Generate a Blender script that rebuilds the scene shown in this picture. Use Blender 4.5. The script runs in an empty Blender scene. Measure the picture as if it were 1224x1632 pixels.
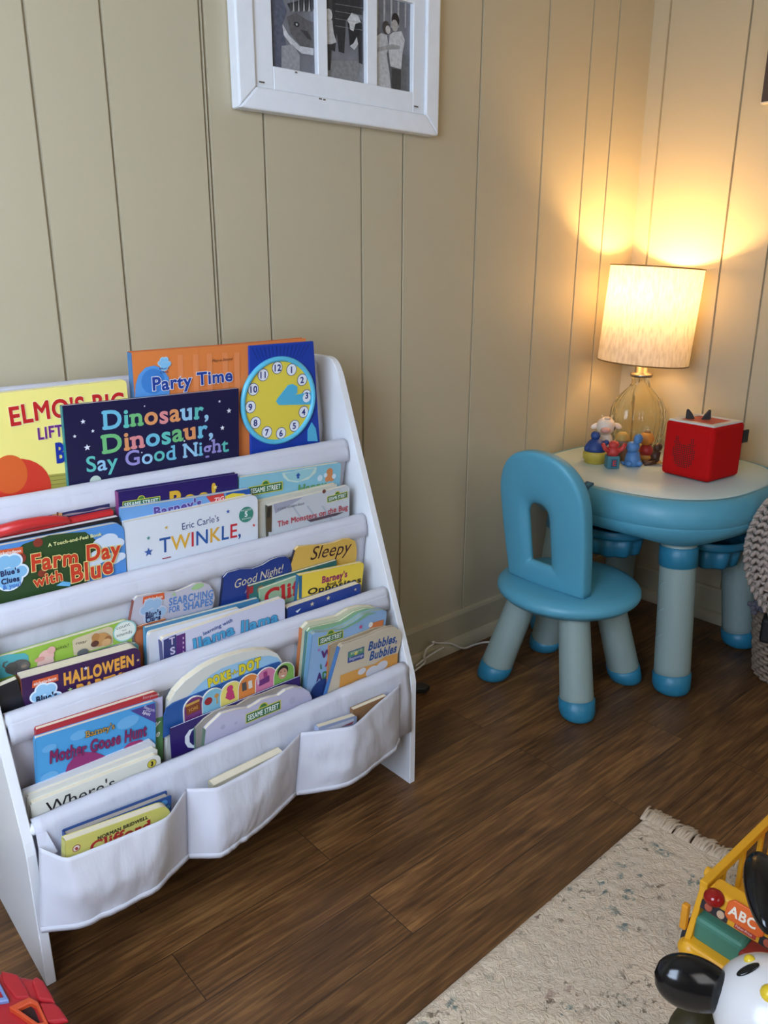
import bpy, bmesh, math, random
from mathutils import Vector, Matrix, noise
random.seed(7)
PI = math.pi
C = bpy.context.scene.collection
SC = bpy.context.scene
# All lengths below are written in design units; S turns them into metres.
S = 0.845
H_CAM, F_PX, PITCH, ROLL, HEAD = 1.16, 1262.05, math.radians(17.3648), math.radians(0.1417), math.radians(48.888)
WY, WX = 1.575, 2.487            # back wall plane (y) and right wall plane (x)

# ------------------------------------------------------------------ camera, world, light, exposure
def camera_axes():
    F = Vector((math.cos(HEAD), math.sin(HEAD), 0)); R = Vector((math.sin(HEAD), -math.cos(HEAD), 0)); Z = Vector((0, 0, 1))
    fw = math.cos(PITCH)*F - math.sin(PITCH)*Z; up = math.sin(PITCH)*F + math.cos(PITCH)*Z
    return fw, math.cos(ROLL)*R + math.sin(ROLL)*up, -math.sin(ROLL)*R + math.cos(ROLL)*up
FW, RT, UP = camera_axes()
CAM = Vector((0, 0, H_CAM))
cd = bpy.data.cameras.new('camera'); cam = bpy.data.objects.new('camera', cd); C.objects.link(cam)
cd.sensor_fit = 'VERTICAL'; cd.sensor_height = 36; cd.lens = F_PX*36/1632; cd.clip_start = 0.02
m = Matrix((RT, UP, -FW)).transposed().to_4x4(); m.translation = CAM*S; cam.matrix_world = m
SC.camera = cam
w = bpy.data.worlds.new('world'); SC.world = w; w.use_nodes = True
w.node_tree.nodes['Background'].inputs[0].default_value = (0.62, 0.78, 1, 1)
w.node_tree.nodes['Background'].inputs[1].default_value = 1.0
def area(name, loc, target, sx, sy, energy, col):
    l = bpy.data.lights.new(name, 'AREA'); l.shape = 'RECTANGLE'; l.size = sx*S; l.size_y = sy*S; l.energy = energy; l.color = col
    o = bpy.data.objects.new(name, l); C.objects.link(o); o.location = Vector(loc)*S
    o.rotation_euler = (Vector(target)-Vector(loc)).to_track_quat('-Z', 'Y').to_euler(); return o
area('daylight_and_fill', (-0.70, 0.34, 1.36), (0.6, 1.25, 0.80), 1.0, 1.15, 31, (0.64, 0.78, 1.0))
area('daylight_and_fill', (0.4, -1.68, 1.75), (0.6, 0.5, 0.6), 1.3, 1.2, 7.5, (1.0, 0.93, 0.83))  # warm fill added from behind the camera to brighten rug and floor
SC.view_settings.view_transform = 'Standard'; SC.view_settings.look = 'None'; SC.view_settings.gamma = 1.0
SC.view_settings.use_curve_mapping = False; SC.view_settings.exposure = 0.2
SC.cycles.use_denoising = True; SC.cycles.max_bounces = 10; SC.cycles.transmission_bounces = 10

def ray(u, v):
    d = F_PX*FW + (u-612)*RT - (v-816)*UP
    return d/(d @ FW)
def hit(u, v, p, n):
    d = ray(u, v); return CAM + d*(((p-CAM) @ n)/(d @ n))
def on_z(u, v, z): return hit(u, v, Vector((0, 0, z)), Vector((0, 0, 1)))
def on_x(u, v, x): return hit(u, v, Vector((x, 0, 0)), Vector((1, 0, 0)))
def on_y(u, v, y): return hit(u, v, Vector((0, y, 0)), Vector((0, 1, 0)))

# ------------------------------------------------------------------ materials
def lin(c):
    f = lambda x: (x/255)/12.92 if x/255 <= 0.04045 else (((x/255)+0.055)/1.055)**2.4
    return (f(c[0]), f(c[1]), f(c[2]), 1)
MATS = {}
def M(col, rough=0.5, name=None, vary=0.0, scale=30, bump=0.0, **kw):
    key = (tuple(col), rough, name, vary, scale, bump, tuple(sorted(kw.items())))
    if key in MATS: return MATS[key]
    mt = bpy.data.materials.new(name or 'paint'); mt.use_nodes = True
    nt = mt.node_tree; b = nt.nodes['Principled BSDF']
    b.inputs['Base Color'].default_value = lin(col); b.inputs['Roughness'].default_value = rough
    for k, v in kw.items(): b.inputs[k].default_value = v
    if vary or bump:
        tc = nt.nodes.new('ShaderNodeTexCoord'); nz = nt.nodes.new('ShaderNodeTexNoise')
        nz.inputs['Scale'].default_value = scale; nz.inputs['Detail'].default_value = 5
        nt.links.new(tc.outputs['Object'], nz.inputs['Vector'])
        if vary:
            mx = nt.nodes.new('ShaderNodeMix'); mx.data_type = 'RGBA'
            a = lin(col); mx.inputs['A'].default_value = tuple(x*(1-vary) for x in a[:3])+(1,)
            mx.inputs['B'].default_value = tuple(min(1, x*(1+vary)) for x in a[:3])+(1,)
            nt.links.new(nz.outputs[0], mx.inputs['Factor']); nt.links.new(mx.outputs['Result'], b.inputs['Base Color'])
        if bump:
            bp = nt.nodes.new('ShaderNodeBump'); bp.inputs['Strength'].default_value = bump; bp.inputs['Distance'].default_value = 0.003
            nt.links.new(nz.outputs[0], bp.inputs['Height']); nt.links.new(bp.outputs[0], b.inputs['Normal'])
    MATS[key] = mt; return mt
def ink(col): return M(col, 0.38, 'ink')
CREAM = M((226, 214, 188), 0.8, 'page_edges', 0.08, 60)
WALLP = M((187, 175, 147), 0.42, 'wall_paint', 0.03, 3, 0.04)
WHITEB = M((228, 229, 232), 0.35, 'white_board')

def fabric_mat():
    mt = bpy.data.materials.new('white_fabric'); mt.use_nodes = True; nt = mt.node_tree; b = nt.nodes['Principled BSDF']
    b.inputs['Base Color'].default_value = lin((236, 236, 243)); b.inputs['Roughness'].default_value = 0.75
    tr = nt.nodes.new('ShaderNodeBsdfTranslucent'); tr.inputs[0].default_value = lin((232, 232, 242))
    mx = nt.nodes.new('ShaderNodeMixShader'); mx.inputs[0].default_value = 0.36
    tc = nt.nodes.new('ShaderNodeTexCoord'); mp = nt.nodes.new('ShaderNodeMapping'); mp.inputs['Scale'].default_value = (14, 5, 4)
    nz = nt.nodes.new('ShaderNodeTexNoise'); nz.inputs['Scale'].default_value = 2.2; nz.inputs['Detail'].default_value = 4
    bp = nt.nodes.new('ShaderNodeBump'); bp.inputs['Strength'].default_value = 0.35; bp.inputs['Distance'].default_value = 0.012
    L = nt.links.new
    L(tc.outputs['Object'], mp.inputs[0]); L(mp.outputs[0], nz.inputs['Vector']); L(nz.outputs[0], bp.inputs['Height'])
    L(bp.outputs[0], b.inputs['Normal']); L(b.outputs[0], mx.inputs[1]); L(tr.outputs[0], mx.inputs[2])
    L(mx.outputs[0], nt.nodes['Material Output'].inputs[0]); return mt
FABRIC = fabric_mat()

def floor_mat():
    mt = bpy.data.materials.new('wood_planks'); mt.use_nodes = True; nt = mt.node_tree; b = nt.nodes['Principled BSDF']; L = nt.links.new
    N = nt.nodes.new
    tc = N('ShaderNodeTexCoord'); mp = N('ShaderNodeMapping'); mp.inputs['Location'].default_value = (0.13, 0.03, 0)
    br = N('ShaderNodeTexBrick'); br.offset = 0.37; br.offset_frequency = 2
    br.inputs['Scale'].default_value = 1.0; br.inputs['Brick Width'].default_value = 0.80; br.inputs['Row Height'].default_value = 0.104
    br.inputs['Mortar Size'].default_value = 0.0008; br.inputs['Bias'].default_value = 0.0
    br.inputs['Color1'].default_value = (0, 0, 0, 1); br.inputs['Color2'].default_value = (1, 1, 1, 1); br.inputs['Mortar'].default_value = (0.1, 0.1, 0.1, 1)
    L(tc.outputs['Object'], mp.inputs[0]); L(mp.outputs[0], br.inputs['Vector'])
    m2 = N('ShaderNodeMapping'); m2.inputs['Scale'].default_value = (2.4, 44, 1)
    off = N('ShaderNodeVectorMath'); off.operation = 'MULTIPLY_ADD'
    L(br.outputs['Color'], off.inputs[0]); off.inputs[1].default_value = (3.1, 1.7, 0); L(mp.outputs[0], off.inputs[2])
    L(off.outputs[0], m2.inputs[0])
    nz = N('ShaderNodeTexNoise'); nz.inputs['Scale'].default_value = 3.2; nz.inputs['Detail'].default_value = 9; nz.inputs['Roughness'].default_value = 0.62; nz.inputs['Distortion'].default_value = 0.6
    L(m2.outputs[0], nz.inputs['Vector'])
    m3 = N('ShaderNodeMapping'); m3.inputs['Scale'].default_value = (3, 9, 1); L(off.outputs[0], m3.inputs[0])
    nk = N('ShaderNodeTexNoise'); nk.inputs['Scale'].default_value = 1.7; nk.inputs['Detail'].default_value = 3; nk.inputs['Distortion'].default_value = 1.2
    L(m3.outputs[0], nk.inputs['Vector'])
    rp = N('ShaderNodeValToRGB'); e = rp.color_ramp.elements
    e[0].position = 0.28; e[0].color = lin((68, 42, 21)); e[1].position = 0.74; e[1].color = lin((144, 102, 58))
    x = e.new(0.5); x.color = lin((104, 70, 38))
    ad = N('ShaderNodeMath'); ad.operation = 'MULTIPLY_ADD'; L(nk.outputs[0], ad.inputs[0]); ad.inputs[1].default_value = 0.45; 
    sb = N('ShaderNodeMath'); sb.operation = 'ADD'; sb.inputs[1].default_value = -0.225; L(nz.outputs[0], sb.inputs[0]); L(sb.outputs[0], ad.inputs[2])
    L(ad.outputs[0], rp.inputs[0])
    tone = N('ShaderNodeMapRange'); tone.inputs['To Min'].default_value = 0.68; tone.inputs['To Max'].default_value = 1.24; L(br.outputs['Color'], tone.inputs[0])
    mul = N('ShaderNodeVectorMath'); mul.operation = 'SCALE'; L(rp.outputs[0], mul.inputs[0]); L(tone.outputs[0], mul.inputs['Scale'])
    mm = N('ShaderNodeMix'); mm.data_type = 'RGBA'; L(br.outputs['Fac'], mm.inputs['Factor']); L(mul.outputs[0], mm.inputs['A']); mm.inputs['B'].default_value = lin((52, 36, 22))
    L(mm.outputs['Result'], b.inputs['Base Color']); b.inputs['Roughness'].default_value = 0.42
    bp = N('ShaderNodeBump'); bp.inputs['Strength'].default_value = 0.12; bp.inputs['Distance'].default_value = 0.002; L(nz.outputs[0], bp.inputs['Height']); L(bp.outputs[0], b.inputs['Normal'])
    return mt

# ------------------------------------------------------------------ object helpers
ROOTLOC = {}
def tag(o, label=None, cat=None, group=None, kind=None):
    if label: o['label'] = label
    if cat: o['category'] = cat
    if group: o['group'] = group
    if kind: o['kind'] = kind
    return o
def thing(name, label, cat, loc=(0, 0, 0), group=None):
    o = bpy.data.objects.new(name, None); C.objects.link(o); o.empty_display_size = 0.02
    o.location = Vector(loc)*S; ROOTLOC[o] = Vector(loc); return tag(o, label, cat, group)
class MB:
    def __init__(s): s.v = []; s.f = []; s.mi = []; s.sm = []
    def face(s, idx, mi=0, smooth=False): s.f.append(tuple(idx)); s.mi.append(mi); s.sm.append(smooth)
    def poly(s, pts, mi=0):
        b = len(s.v); s.v += [Vector(p) for p in pts]; s.face(range(b, b+len(pts)), mi)
    def box(s, c, d, R=None, mi=0):
        c = Vector(c); b = len(s.v)
        for x in (-.5, .5):
            for y in (-.5, .5):
                for z in (-.5, .5):
                    p = Vector((x*d[0], y*d[1], z*d[2])); s.v.append(c + (R @ p if R else p))
        for q in ((0, 1, 3, 2), (4, 6, 7, 5), (0, 4, 5, 1), (2, 3, 7, 6), (0, 2, 6, 4), (1, 5, 7, 3)): s.face([b+i for i in q], mi)
        return s
    def prism(s, pts, off, mi=0, smooth=False):
        """closed polygon pts (world) extruded by vector off"""
        n = len(pts); b = len(s.v); off = Vector(off); pts = [Vector(p) for p in pts]
        s.v += pts + [p+off for p in pts]
        s.face(range(b, b+n), mi); s.face(range(b+2*n-1, b+n-1, -1), mi)
        for i in range(n):
            j = (i+1) % n; s.face((b+i, b+n+i, b+n+j, b+j), mi, smooth)
        return s
    def rings(s, rings, mi=0, cap=True, smooth=True, closed=False):
        b = len(s.v); n = len(rings[0]); k = len(rings)
        for r in rings: s.v += [Vector(p) for p in r]
        for i in range(k if closed else k-1):
            for j in range(n):
                a = b+i*n; c2 = b+((i+1) % k)*n; s.face((a+j, a+(j+1) % n, c2+(j+1) % n, c2+j), mi, smooth)
        if cap and not closed:
            s.face([b+j for j in range(n-1, -1, -1)], mi, smooth); s.face([b+(k-1)*n+j for j in range(n)], mi, smooth)
        return s
    def tube(s, path, r, n=12, mi=0, cap=True):
        path = [Vector(p) for p in path]; rr = []; ref = None
        for i, p in enumerate(path):
            t = (path[min(i+1, len(path)-1)]-path[max(i-1, 0)]).normalized()
            if ref is None: ref = Vector((0, 0, 1)) if abs(t.z) < 0.9 else Vector((1, 0, 0))
            a = t.cross(ref).normalized(); bb = a.cross(t).normalized(); ref = bb
            q = r[i] if isinstance(r, (list, tuple)) else r
            rr.append([p + (a*math.cos(2*PI*j/n) + bb*math.sin(2*PI*j/n))*q for j in range(n)])
        return s.rings(rr, mi, cap)
    def lathe(s, prof, c, n=32, mi=0, mat=None, sx=1, sy=1, cap=False, mod=None):
        c = Vector(c); rr = []
        for r, z in prof:
            ring = []
            for j in range(n):
                a = 2*PI*j/n; q = r*(mod(a, z) if mod else 1)
                p = Vector((q*math.cos(a)*sx, q*math.sin(a)*sy, z)); ring.append(c + (mat @ p if mat else p))
            rr.append(ring)
        return s.rings(rr, mi, cap)
    def ell(s, c, r, mat=None, n=20, mi=0):
        k = n//2; prof = [(math.sin(PI*i/k), -math.cos(PI*i/k)) for i in range(k+1)]
        prof[0] = (0.001, -1); prof[-1] = (0.001, 1)
        R = (mat.to_3x3() if mat else Matrix.Identity(3)) @ Matrix.Diagonal(Vector(r)).to_3x3()
        return s.lathe(prof, c, n, mi, R)
    def grid(s, fn, nu, nv, mi=0, smooth=True):
        b = len(s.v)
        for j in range(nv+1):
            for i in range(nu+1): s.v.append(Vector(fn(i/nu, j/nv)))
        for j in range(nv):
            for i in range(nu):
                a = b+j*(nu+1)+i; s.face((a, a+1, a+nu+2, a+nu+1), mi, smooth)
        return s
    def build(s, name, mats, parent=None, bevel=0, seg=2, solid=0, subsurf=0, recalc=True):
        me = bpy.data.meshes.new(name); off = ROOTLOC.get(parent, Vector((0, 0, 0)))
        me.from_pydata([tuple((p-off)*S) for p in s.v], [], s.f)
        if not isinstance(mats, (list, tuple)): mats = [mats]
        for k in mats: me.materials.append(k)
        me.polygons.foreach_set('material_index', s.mi); me.polygons.foreach_set('use_smooth', s.sm)
        if recalc:
            bm = bmesh.new(); bm.from_mesh(me); bmesh.ops.recalc_face_normals(bm, faces=bm.faces); bm.to_mesh(me); bm.free()
        o = bpy.data.objects.new(name, me); C.objects.link(o)
        ROOTLOC[o] = off
        if parent: o.parent = parent
        if solid:
            md = o.modifiers.new('thick', 'SOLIDIFY'); md.thickness = solid*S; md.offset = 0
        if bevel:
            md = o.modifiers.new('round', 'BEVEL'); md.width = bevel*S; md.segments = seg; md.limit_method = 'ANGLE'; md.angle_limit = math.radians(40)
        if subsurf:
            md = o.modifiers.new('smooth', 'SUBSURF'); md.levels = md.render_levels = subsurf
        return o

# ------------------------------------------------------------------ lettering
_tc = bpy.data.curves.new('glyph', 'FONT'); _to = bpy.data.objects.new('glyph', _tc); C.objects.link(_to)
_tc.resolution_u = 4
GLY = {}
def _raw(body, off):
    _tc.body = body; _tc.offset = off
    dg = bpy.context.evaluated_depsgraph_get(); ev = _to.evaluated_get(dg); me = ev.to_mesh()
    vs = [(v.co.x, v.co.y) for v in me.vertices]; fs = [tuple(p.vertices) for p in me.polygons]; ev.to_mesh_clear(); return vs, fs
def glyph(c, off=0.0):
    if (c, off) in GLY: return GLY[(c, off)]
    mx = lambda v: max(p[0] for p in v); mn = lambda v: min(p[0] for p in v)
    if ('HH', 0) not in GLY:
        v, _ = _raw('HH', 0); GLY[('HH', 0)] = (mx(v), 0, 0); v, _ = _raw('H', 0); GLY['cap'] = max(p[1] for p in v)
    v, _ = _raw('H'+c+'H', 0); adv = mx(v) - GLY[('HH', 0)][0]
    if c in 'MWmwN' and off > 0.004:
        bv, bf = _raw(c, 0); vs, fs = [], []
        for dx, dy in ((-1, 0), (1, 0), (0, -1), (0, 1), (-.7, -.7), (.7, .7), (-.7, .7), (.7, -.7), (0, 0)):
            b0 = len(vs); vs += [(x+dx*off, y+dy*off, b0/max(1, len(bv))) for x, y in bv]; fs += [tuple(i+b0 for i in q) for q in bf]
    else: vs, fs = ([], []) if c == ' ' else _raw(c, off)
    adv += max(0, off)*1.5
    GLY[(c, off)] = (vs, fs, adv); return GLY[(c, off)]
ROUND = set('oOcCeaSsQGgq&0123456789.,!-\'yvwVWYk')
def slabs(vs, cap, c='H'):
    out = []
    for y0, s in ((0.0, 1), (max(p[1] for p in vs), -1)):
        if s < 0 and c in 'ijfrt': continue
        xs = sorted(p[0] for p in vs if abs(p[1]-y0) < 0.012)
        grp = []
        for x in xs:
            if grp and x-grp[-1][1] < 0.19: grp[-1][1] = x
            else: grp.append([x, x])
        for a, b in grp:
            out.append((a-0.07, y0, (b+0.07) if b-a < 0.26 else a+0.2, y0+s*0.1))
            if s < 0 and c.islower(): out[-1] = (a-0.09, y0, b, y0+s*0.1)
    return out

class Print:
    """flat printing on a plane: polygons and letters given where the photo shows them, laid on the real cover"""
    def __init__(s, p, n, base=0.0004):
        s.p, s.n = Vector(p), Vector(n).normalized(); s.k = base; s.art = MB(); s.let = MB(); s.mats = []
        s.x = Vector((0, 0, 1)).cross(s.n).normalized()
        if s.x.x < 0: s.x = -s.x
        s.y = s.n.cross(s.x); s.y = s.y if s.y.z > 0 else -s.y
    def at(s, u, v): return hit(u, v, s.p, s.n)
    vary = 0
    def mi(s, col):
        mt = M(col, 0.25, 'photo_tone', s.vary, 150) if s.vary else ink(col)
        if mt not in s.mats: s.mats.append(mt)
        return s.mats.index(mt)
    def up(s): s.k += 0.00011; return s.n*s.k
    def poly(s, pts, col):
        k = s.up(); s.art.poly([s.at(*q)+k for q in pts], s.mi(col))
    def wpoly(s, pts, col):
        k = s.up(); s.art.poly([q+k for q in pts], s.mi(col))
    def disc(s, u, v, r, col, ry=None, n=28, rot=0):
        """disc with world radius that spans r px vertically at (u, v); ry scales height"""
        c = s.at(u, v); R = (s.at(u, v-r)-c).length; k = s.up(); ry = ry or 1
        cr, sr = math.cos(rot), math.sin(rot)
        pts = []
        for i in range(n):
            a, b = R*math.cos(2*PI*i/n), R*ry*math.sin(2*PI*i/n)
            pts.append(c + s.x*(a*cr-b*sr) + s.y*(a*sr+b*cr) + k)
        s.art.poly(pts, s.mi(col))
    def star(s, u, v, r, col, n=5, q=0.42):
        c = s.at(u, v); R = (s.at(u, v-r)-c).length; k = s.up(); pts = []
        for i in range(2*n):
            a = PI/2 + PI*i/n; w = R*(1 if i % 2 == 0 else q); pts.append(c + s.x*w*math.cos(a) + s.y*w*math.sin(a) + k)
        s.art.poly(pts, s.mi(col))
    def text(s, t, a, b, h, col, slant=0.0, bold=0.0, line=None, lw=0.05, serif=False, jit=0.0, arc=0.0, rj=0.0, low=1.0):
        cols = col if isinstance(col, list) else [col]
        PA, PB = s.at(*a), s.at(*b); ex = (PB-PA); W = ex.length; ex.normalize()
        ey = (s.n.cross(ex)).normalized(); ey = ey if ey.z > 0 else -ey
        G = [glyph(c, bold) for c in t]; tot = sum(g[2] for g in G); sx = W/tot; cap = GLY['cap']
        hw = (s.at(a[0], a[1]-h)-PA) @ ey; sy = hw/cap
        for pas in ((1, 0) if line else (0,)):
            k = s.up(); x = 0; ci = 0; rnd = random.Random(len(t)*7+ord(t[0]))
            for c, g in zip(t, G):
                vs, fs, _a = glyph(c, round(bold+lw, 3)) if pas else g; adv = g[2]
                dy = (rnd.random()-0.5)*jit*cap; th = (rnd.random()-0.5)*rj
                f = (x+adv/2)/tot; dy += arc*cap*(1-(2*f-1)**2)
                if vs:
                    mi = s.mi(line) if pas else s.mi(cols[ci % len(cols)])
                    def put(px, py, lay=0):
                        py *= low; px += py*slant; mxx = px-adv/2; 
                        qx = mxx*math.cos(th)-py*math.sin(th)+adv/2; qy = mxx*math.sin(th)+py*math.cos(th)
                        return PA + ex*((x+qx)*sx) + ey*((qy+dy)*sy) + k + s.n*(lay*0.000011)
                    base = len(s.let.v); s.let.v += [put(*q) for q in vs]
                    for q in fs: s.let.face([base+i for i in q], mi)
                    if serif and c not in ROUND:
                        for (x0, y0, x1, y1) in slabs(glyph(c, 0.0)[0], cap, c):
                            o = lw if pas else 0; ya, yb = min(y0, y1)-o, max(y0, y1)+o
                            s.let.poly([put(x0-o, ya)+k*0.02, put(x1+o, ya)+k*0.02, put(x1+o, yb)+k*0.02, put(x0-o, yb)+k*0.02], mi)
                    ci += 0 if pas else 1
                x += adv
    def sign(s, a, b, h):
        """green street-sign logo with a yellow rim: a, b are the px ends of the lettering baseline"""
        dx, dy = b[0]-a[0], b[1]-a[1]; L = math.hypot(dx, dy); ux, uy = dx/L, dy/L
        q = lambda x, y: (a[0]+ux*x, a[1]+uy*x-y)
        mid = q(L*0.5, h*1.35); s.disc(mid[0], mid[1], h*0.95, (200, 190, 60)); s.disc(mid[0], mid[1], h*0.75, (60, 120, 60))
        m0 = h*0.45; s.poly([q(-m0, -m0), q(L+m0, -m0), q(L+m0, h+m0), q(-m0, h+m0)], (205, 200, 80))
        m0 = h*0.28; s.poly([q(-m0, -m0), q(L+m0, -m0), q(L+m0, h+m0), q(-m0, h+m0)], (46, 105, 62))
        s.text('SESAME STREET', a, b, h, (235, 240, 235), bold=0.02)
    def tagbox(s, a, b, h):
        """orange rounded network tag with white lettering"""
        dx, dy = b[0]-a[0], b[1]-a[1]; L = math.hypot(dx, dy); ux, uy = dx/L, dy/L
        q = lambda x, y: (a[0]+ux*x, a[1]+uy*x-y); g = h*0.6
        s.poly([q(-g, -g), q(L+g, -g*0.8), q(L+g*0.7, h+g), q(-g*0.7, h+g*1.1)], (214, 92, 48))
        s.text('nickelodeon', a, b, h, (245, 238, 230), bold=0.02)
    def paw(s, u, v, r, col, rim=(225, 235, 245)):
        for o, cc in ((r*0.12, rim), (0, col)):
            s.disc(u, v+r*0.35, r*0.72+o, cc)
            for dx, dy, q in ((-0.95, -0.2, 0.36), (-0.4, -0.75, 0.42), (0.35, -0.8, 0.42), (0.95, -0.15, 0.36)): s.disc(u+dx*r*0.8, v+dy*r, r*q+o, cc)
    def finish(s, parent):
        if s.art.f: s.art.build('cover_art', s.mats, parent, recalc=False)
        if s.let.f: s.let.build('lettering', s.mats, parent, recalc=False)
for_reading_depth = None

def crop(x0, y0, k): return lambda x, y: (x0+x*k, y0+y*k)
cA, cB, cC, cD = crop(0, 530, .2614), crop(180, 520, .3105), crop(0, 730, .2614), crop(300, 730, .2941)
cE, cF, cG, cH = crop(0, 940, .2614), crop(200, 900, .2451), crop(400, 900, .2288), crop(0, 1080, .2614)
cI, cJ, cK, cP = crop(250, 1010, .2288), crop(300, 1050, .3105), crop(0, 1220, .2696), crop(360, 0, .2941)
cQ, cT, cV = crop(0, 830, .1961), crop(920, 655, .1225), crop(1040, 1290, .2096)

# ------------------------------------------------------------------ the room
FLOORM = floor_mat()
def struct(name, mb, mats, parent=None, **kw):
    o = mb.build(name, mats, parent, **kw)
    if not parent: o['kind'] = 'structure'
    return o
X0, Y0, ZC = -0.8, -1.8, 2.9
mb = MB(); mb.box(((X0+WX)/2, (Y0+WY)/2, -0.03), (WX-X0+0.2, WY-Y0+0.2, 0.06)); struct('floor', mb, FLOORM)
mb = MB(); mb.box(((X0+WX)/2, (Y0+WY)/2, ZC+0.03), (WX-X0+0.2, WY-Y0+0.2, 0.06)); struct('ceiling', mb, M((225, 222, 212), 0.8, 'ceiling_paint'))
def panel_profile(ts, t0, t1, w=0.0070, d=0.0085):
    pr = [(t0, 0)]
    for t in sorted(ts): pr += [(t-w/2, 0), (t-w*0.30, d), (t+w*0.30, d), (t+w/2, 0)]
    return pr+[(t1, 0)]
GB = [0.553, 0.690, 0.899, 1.031, 1.301, 1.435, 1.706, 1.976, 2.176, 2.306, 0.281, 0.08, -0.12, -0.26, -0.53, -0.66, -0.93, -1.2, -1.4, 0.903-0.0]
GB = sorted(set(GB[:19])) ; GB.append(0.8915)
mb = MB(); pr = panel_profile(GB, X0, WX)
mb.prism([(x, WY+d, 0) for x, d in pr]+[(WX, WY+0.06, 0), (X0, WY+0.06, 0)], (0, 0, ZC)); struct('wall_back', mb, WALLP)
GR = [1.518, 1.258, 1.118, 0.845, 0.71, 0.44, 0.24, 0.1, -0.17, -0.3, -0.57, -0.84, -1.04, -1.18, -1.45]
mb = MB(); pr = panel_profile(GR, Y0, WY)
mb.prism([(WX+d, y, 0) for y, d in pr]+[(WX+0.06, WY, 0), (WX+0.06, Y0, 0)], (0, 0, ZC)); struct('wall_right', mb, WALLP)
def wall_with_hole(name, axis, at_, a0, a1, h0, h1, z0, z1):
    mb = MB(); t = 0.06
    for lo, hi, za, zb in ((a0, h0, 0, ZC), (h1, a1, 0, ZC), (h0, h1, 0, z0), (h0, h1, z1, ZC)):
        if axis == 'x': mb.box((at_-t/2, (lo+hi)/2, (za+zb)/2), (t, hi-lo, zb-za))
        else: mb.box(((lo+hi)/2, at_-t/2, (za+zb)/2), (hi-lo, t, zb-za))
    struct(name, mb, WALLP)
wall_with_hole('wall_left', 'x', X0, Y0, WY, -0.22, 0.90, 0.72, 2.0)
wall_with_hole('wall_front', 'y', Y0, X0, WX, -0.3, 1.1, 1.1, 2.4)
def window(name, axis, at_, lo, hi, z0, z1):
    mb = MB(); g = MB(); fw_ = 0.05
    def bx(a, b, c, d, th=0.08, q=mb):
        if axis == 'x': q.box((at_-0.03, (a+b)/2, (c+d)/2), (th, b-a, d-c))
        else: q.box(((a+b)/2, at_-0.03, (c+d)/2), (b-a, th, d-c))
    bx(lo, hi, z0, z0+fw_); bx(lo, hi, z1-fw_, z1); bx(lo, lo+fw_, z0+fw_, z1-fw_); bx(hi-fw_, hi, z0+fw_, z1-fw_); bx(lo+fw_, hi-fw_, (z0+z1)/2-0.02, (z0+z1)/2+0.02)
    o = struct(name, mb, WHITEB)
    for za, zb in ((z0+fw_, (z0+z1)/2-0.02), ((z0+z1)/2+0.02, z1-fw_)): bx(lo+fw_, hi-fw_, za, zb, 0.006, g)
    g.build('window_glass', M((255, 255, 255), 0.02, 'window_glass', **{'Transmission Weight': 1.0, 'IOR': 1.45}), o)
window('window_1', 'x', X0, -0.22, 0.90, 0.72, 2.0)
window('window_2', 'y', Y0, -0.3, 1.1, 1.1, 2.4)
# baseboards with a rounded shoe moulding
def arc_pts(r, n=6): return [(r*math.cos(PI/2*i/n), r*math.sin(PI/2*i/n)) for i in range(n+1)]
BASEM = M((180, 169, 142), 0.4, 'trim_paint')
bb = [(0, 0), (0.013, 0), (0.013, 0.108), (0.010, 0.116), (0, 0.118)]
sh = [(0.013, 0)]+[(0.013+a*0.021, b*0.034) for a, b in arc_pts(1)]+[(0.013, 0.034)]
sh = [(0.013, 0)]+[(0.013+a*0.021, b*0.036) for a, b in arc_pts(1)]
mb = MB(); mb.prism([(X0, WY-a, b) for a, b in bb], (WX-X0, 0, 0)); struct('baseboard_back', mb, BASEM)
mb = MB(); mb.prism([(X0, WY-a, b) for a, b in sh], (WX-X0, 0, 0)); struct('trim_1', mb, BASEM)
mb = MB(); mb.prism([(WX-a, Y0, b) for a, b in bb], (0, WY-Y0-0.014, 0)); struct('baseboard_right', mb, BASEM)
mb = MB(); mb.prism([(WX-a, Y0, b) for a, b in sh], (0, WY-Y0-0.035, 0)); struct('trim_2', mb, BASEM)

# ------------------------------------------------------------------ bookcase
XL, XR, TH = 0.253, 1.100, 0.016
ROD = [(1.375, 0.773), (1.312, 0.612), (1.236, 0.458), (1.168, 0.295)]
RR = 0.0135
shelf = thing('sling_bookshelf', 'tall white bookcase with white cloth slings full of picture books', 'bookcase', ((XL+XR)/2, 1.33, 0))
def side_outline():
    p = [(1.148, 0), (1.148, 0.262), (1.150, 0.272), (1.153, 0.284)]
    c0 = (1.400, 0.935)
    p += [(1.398, 0.926)]
    for i in range(7):
        t = i/6; a = Vector((1.398, 0.926)); b = Vector((1.411, 0.962)); c = Vector((1.442, 0.963))
        q = a*(1-t)**2 + b*2*t*(1-t) + c*t*t; p.append((q.x, q.y))
    return p+[(1.520, 0.963), (1.520, 0)]
for x in (XL, XR-TH):
    mb = MB(); mb.prism([(x, y, z) for y, z in side_outline()], (TH, 0, 0)); mb.build('side_panel', WHITEB, shelf, bevel=0.0012, seg=1)
BACKROD = (1.485, 0.940)
for y, z in ROD+[BACKROD, (1.47, 0.12)]:
    mb = MB(); mb.tube([(XL+TH-0.002, y, z), (XR-TH+0.002, y, z)], RR*0.8, 14); mb.build('rod', WHITEB, shelf)
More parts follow.
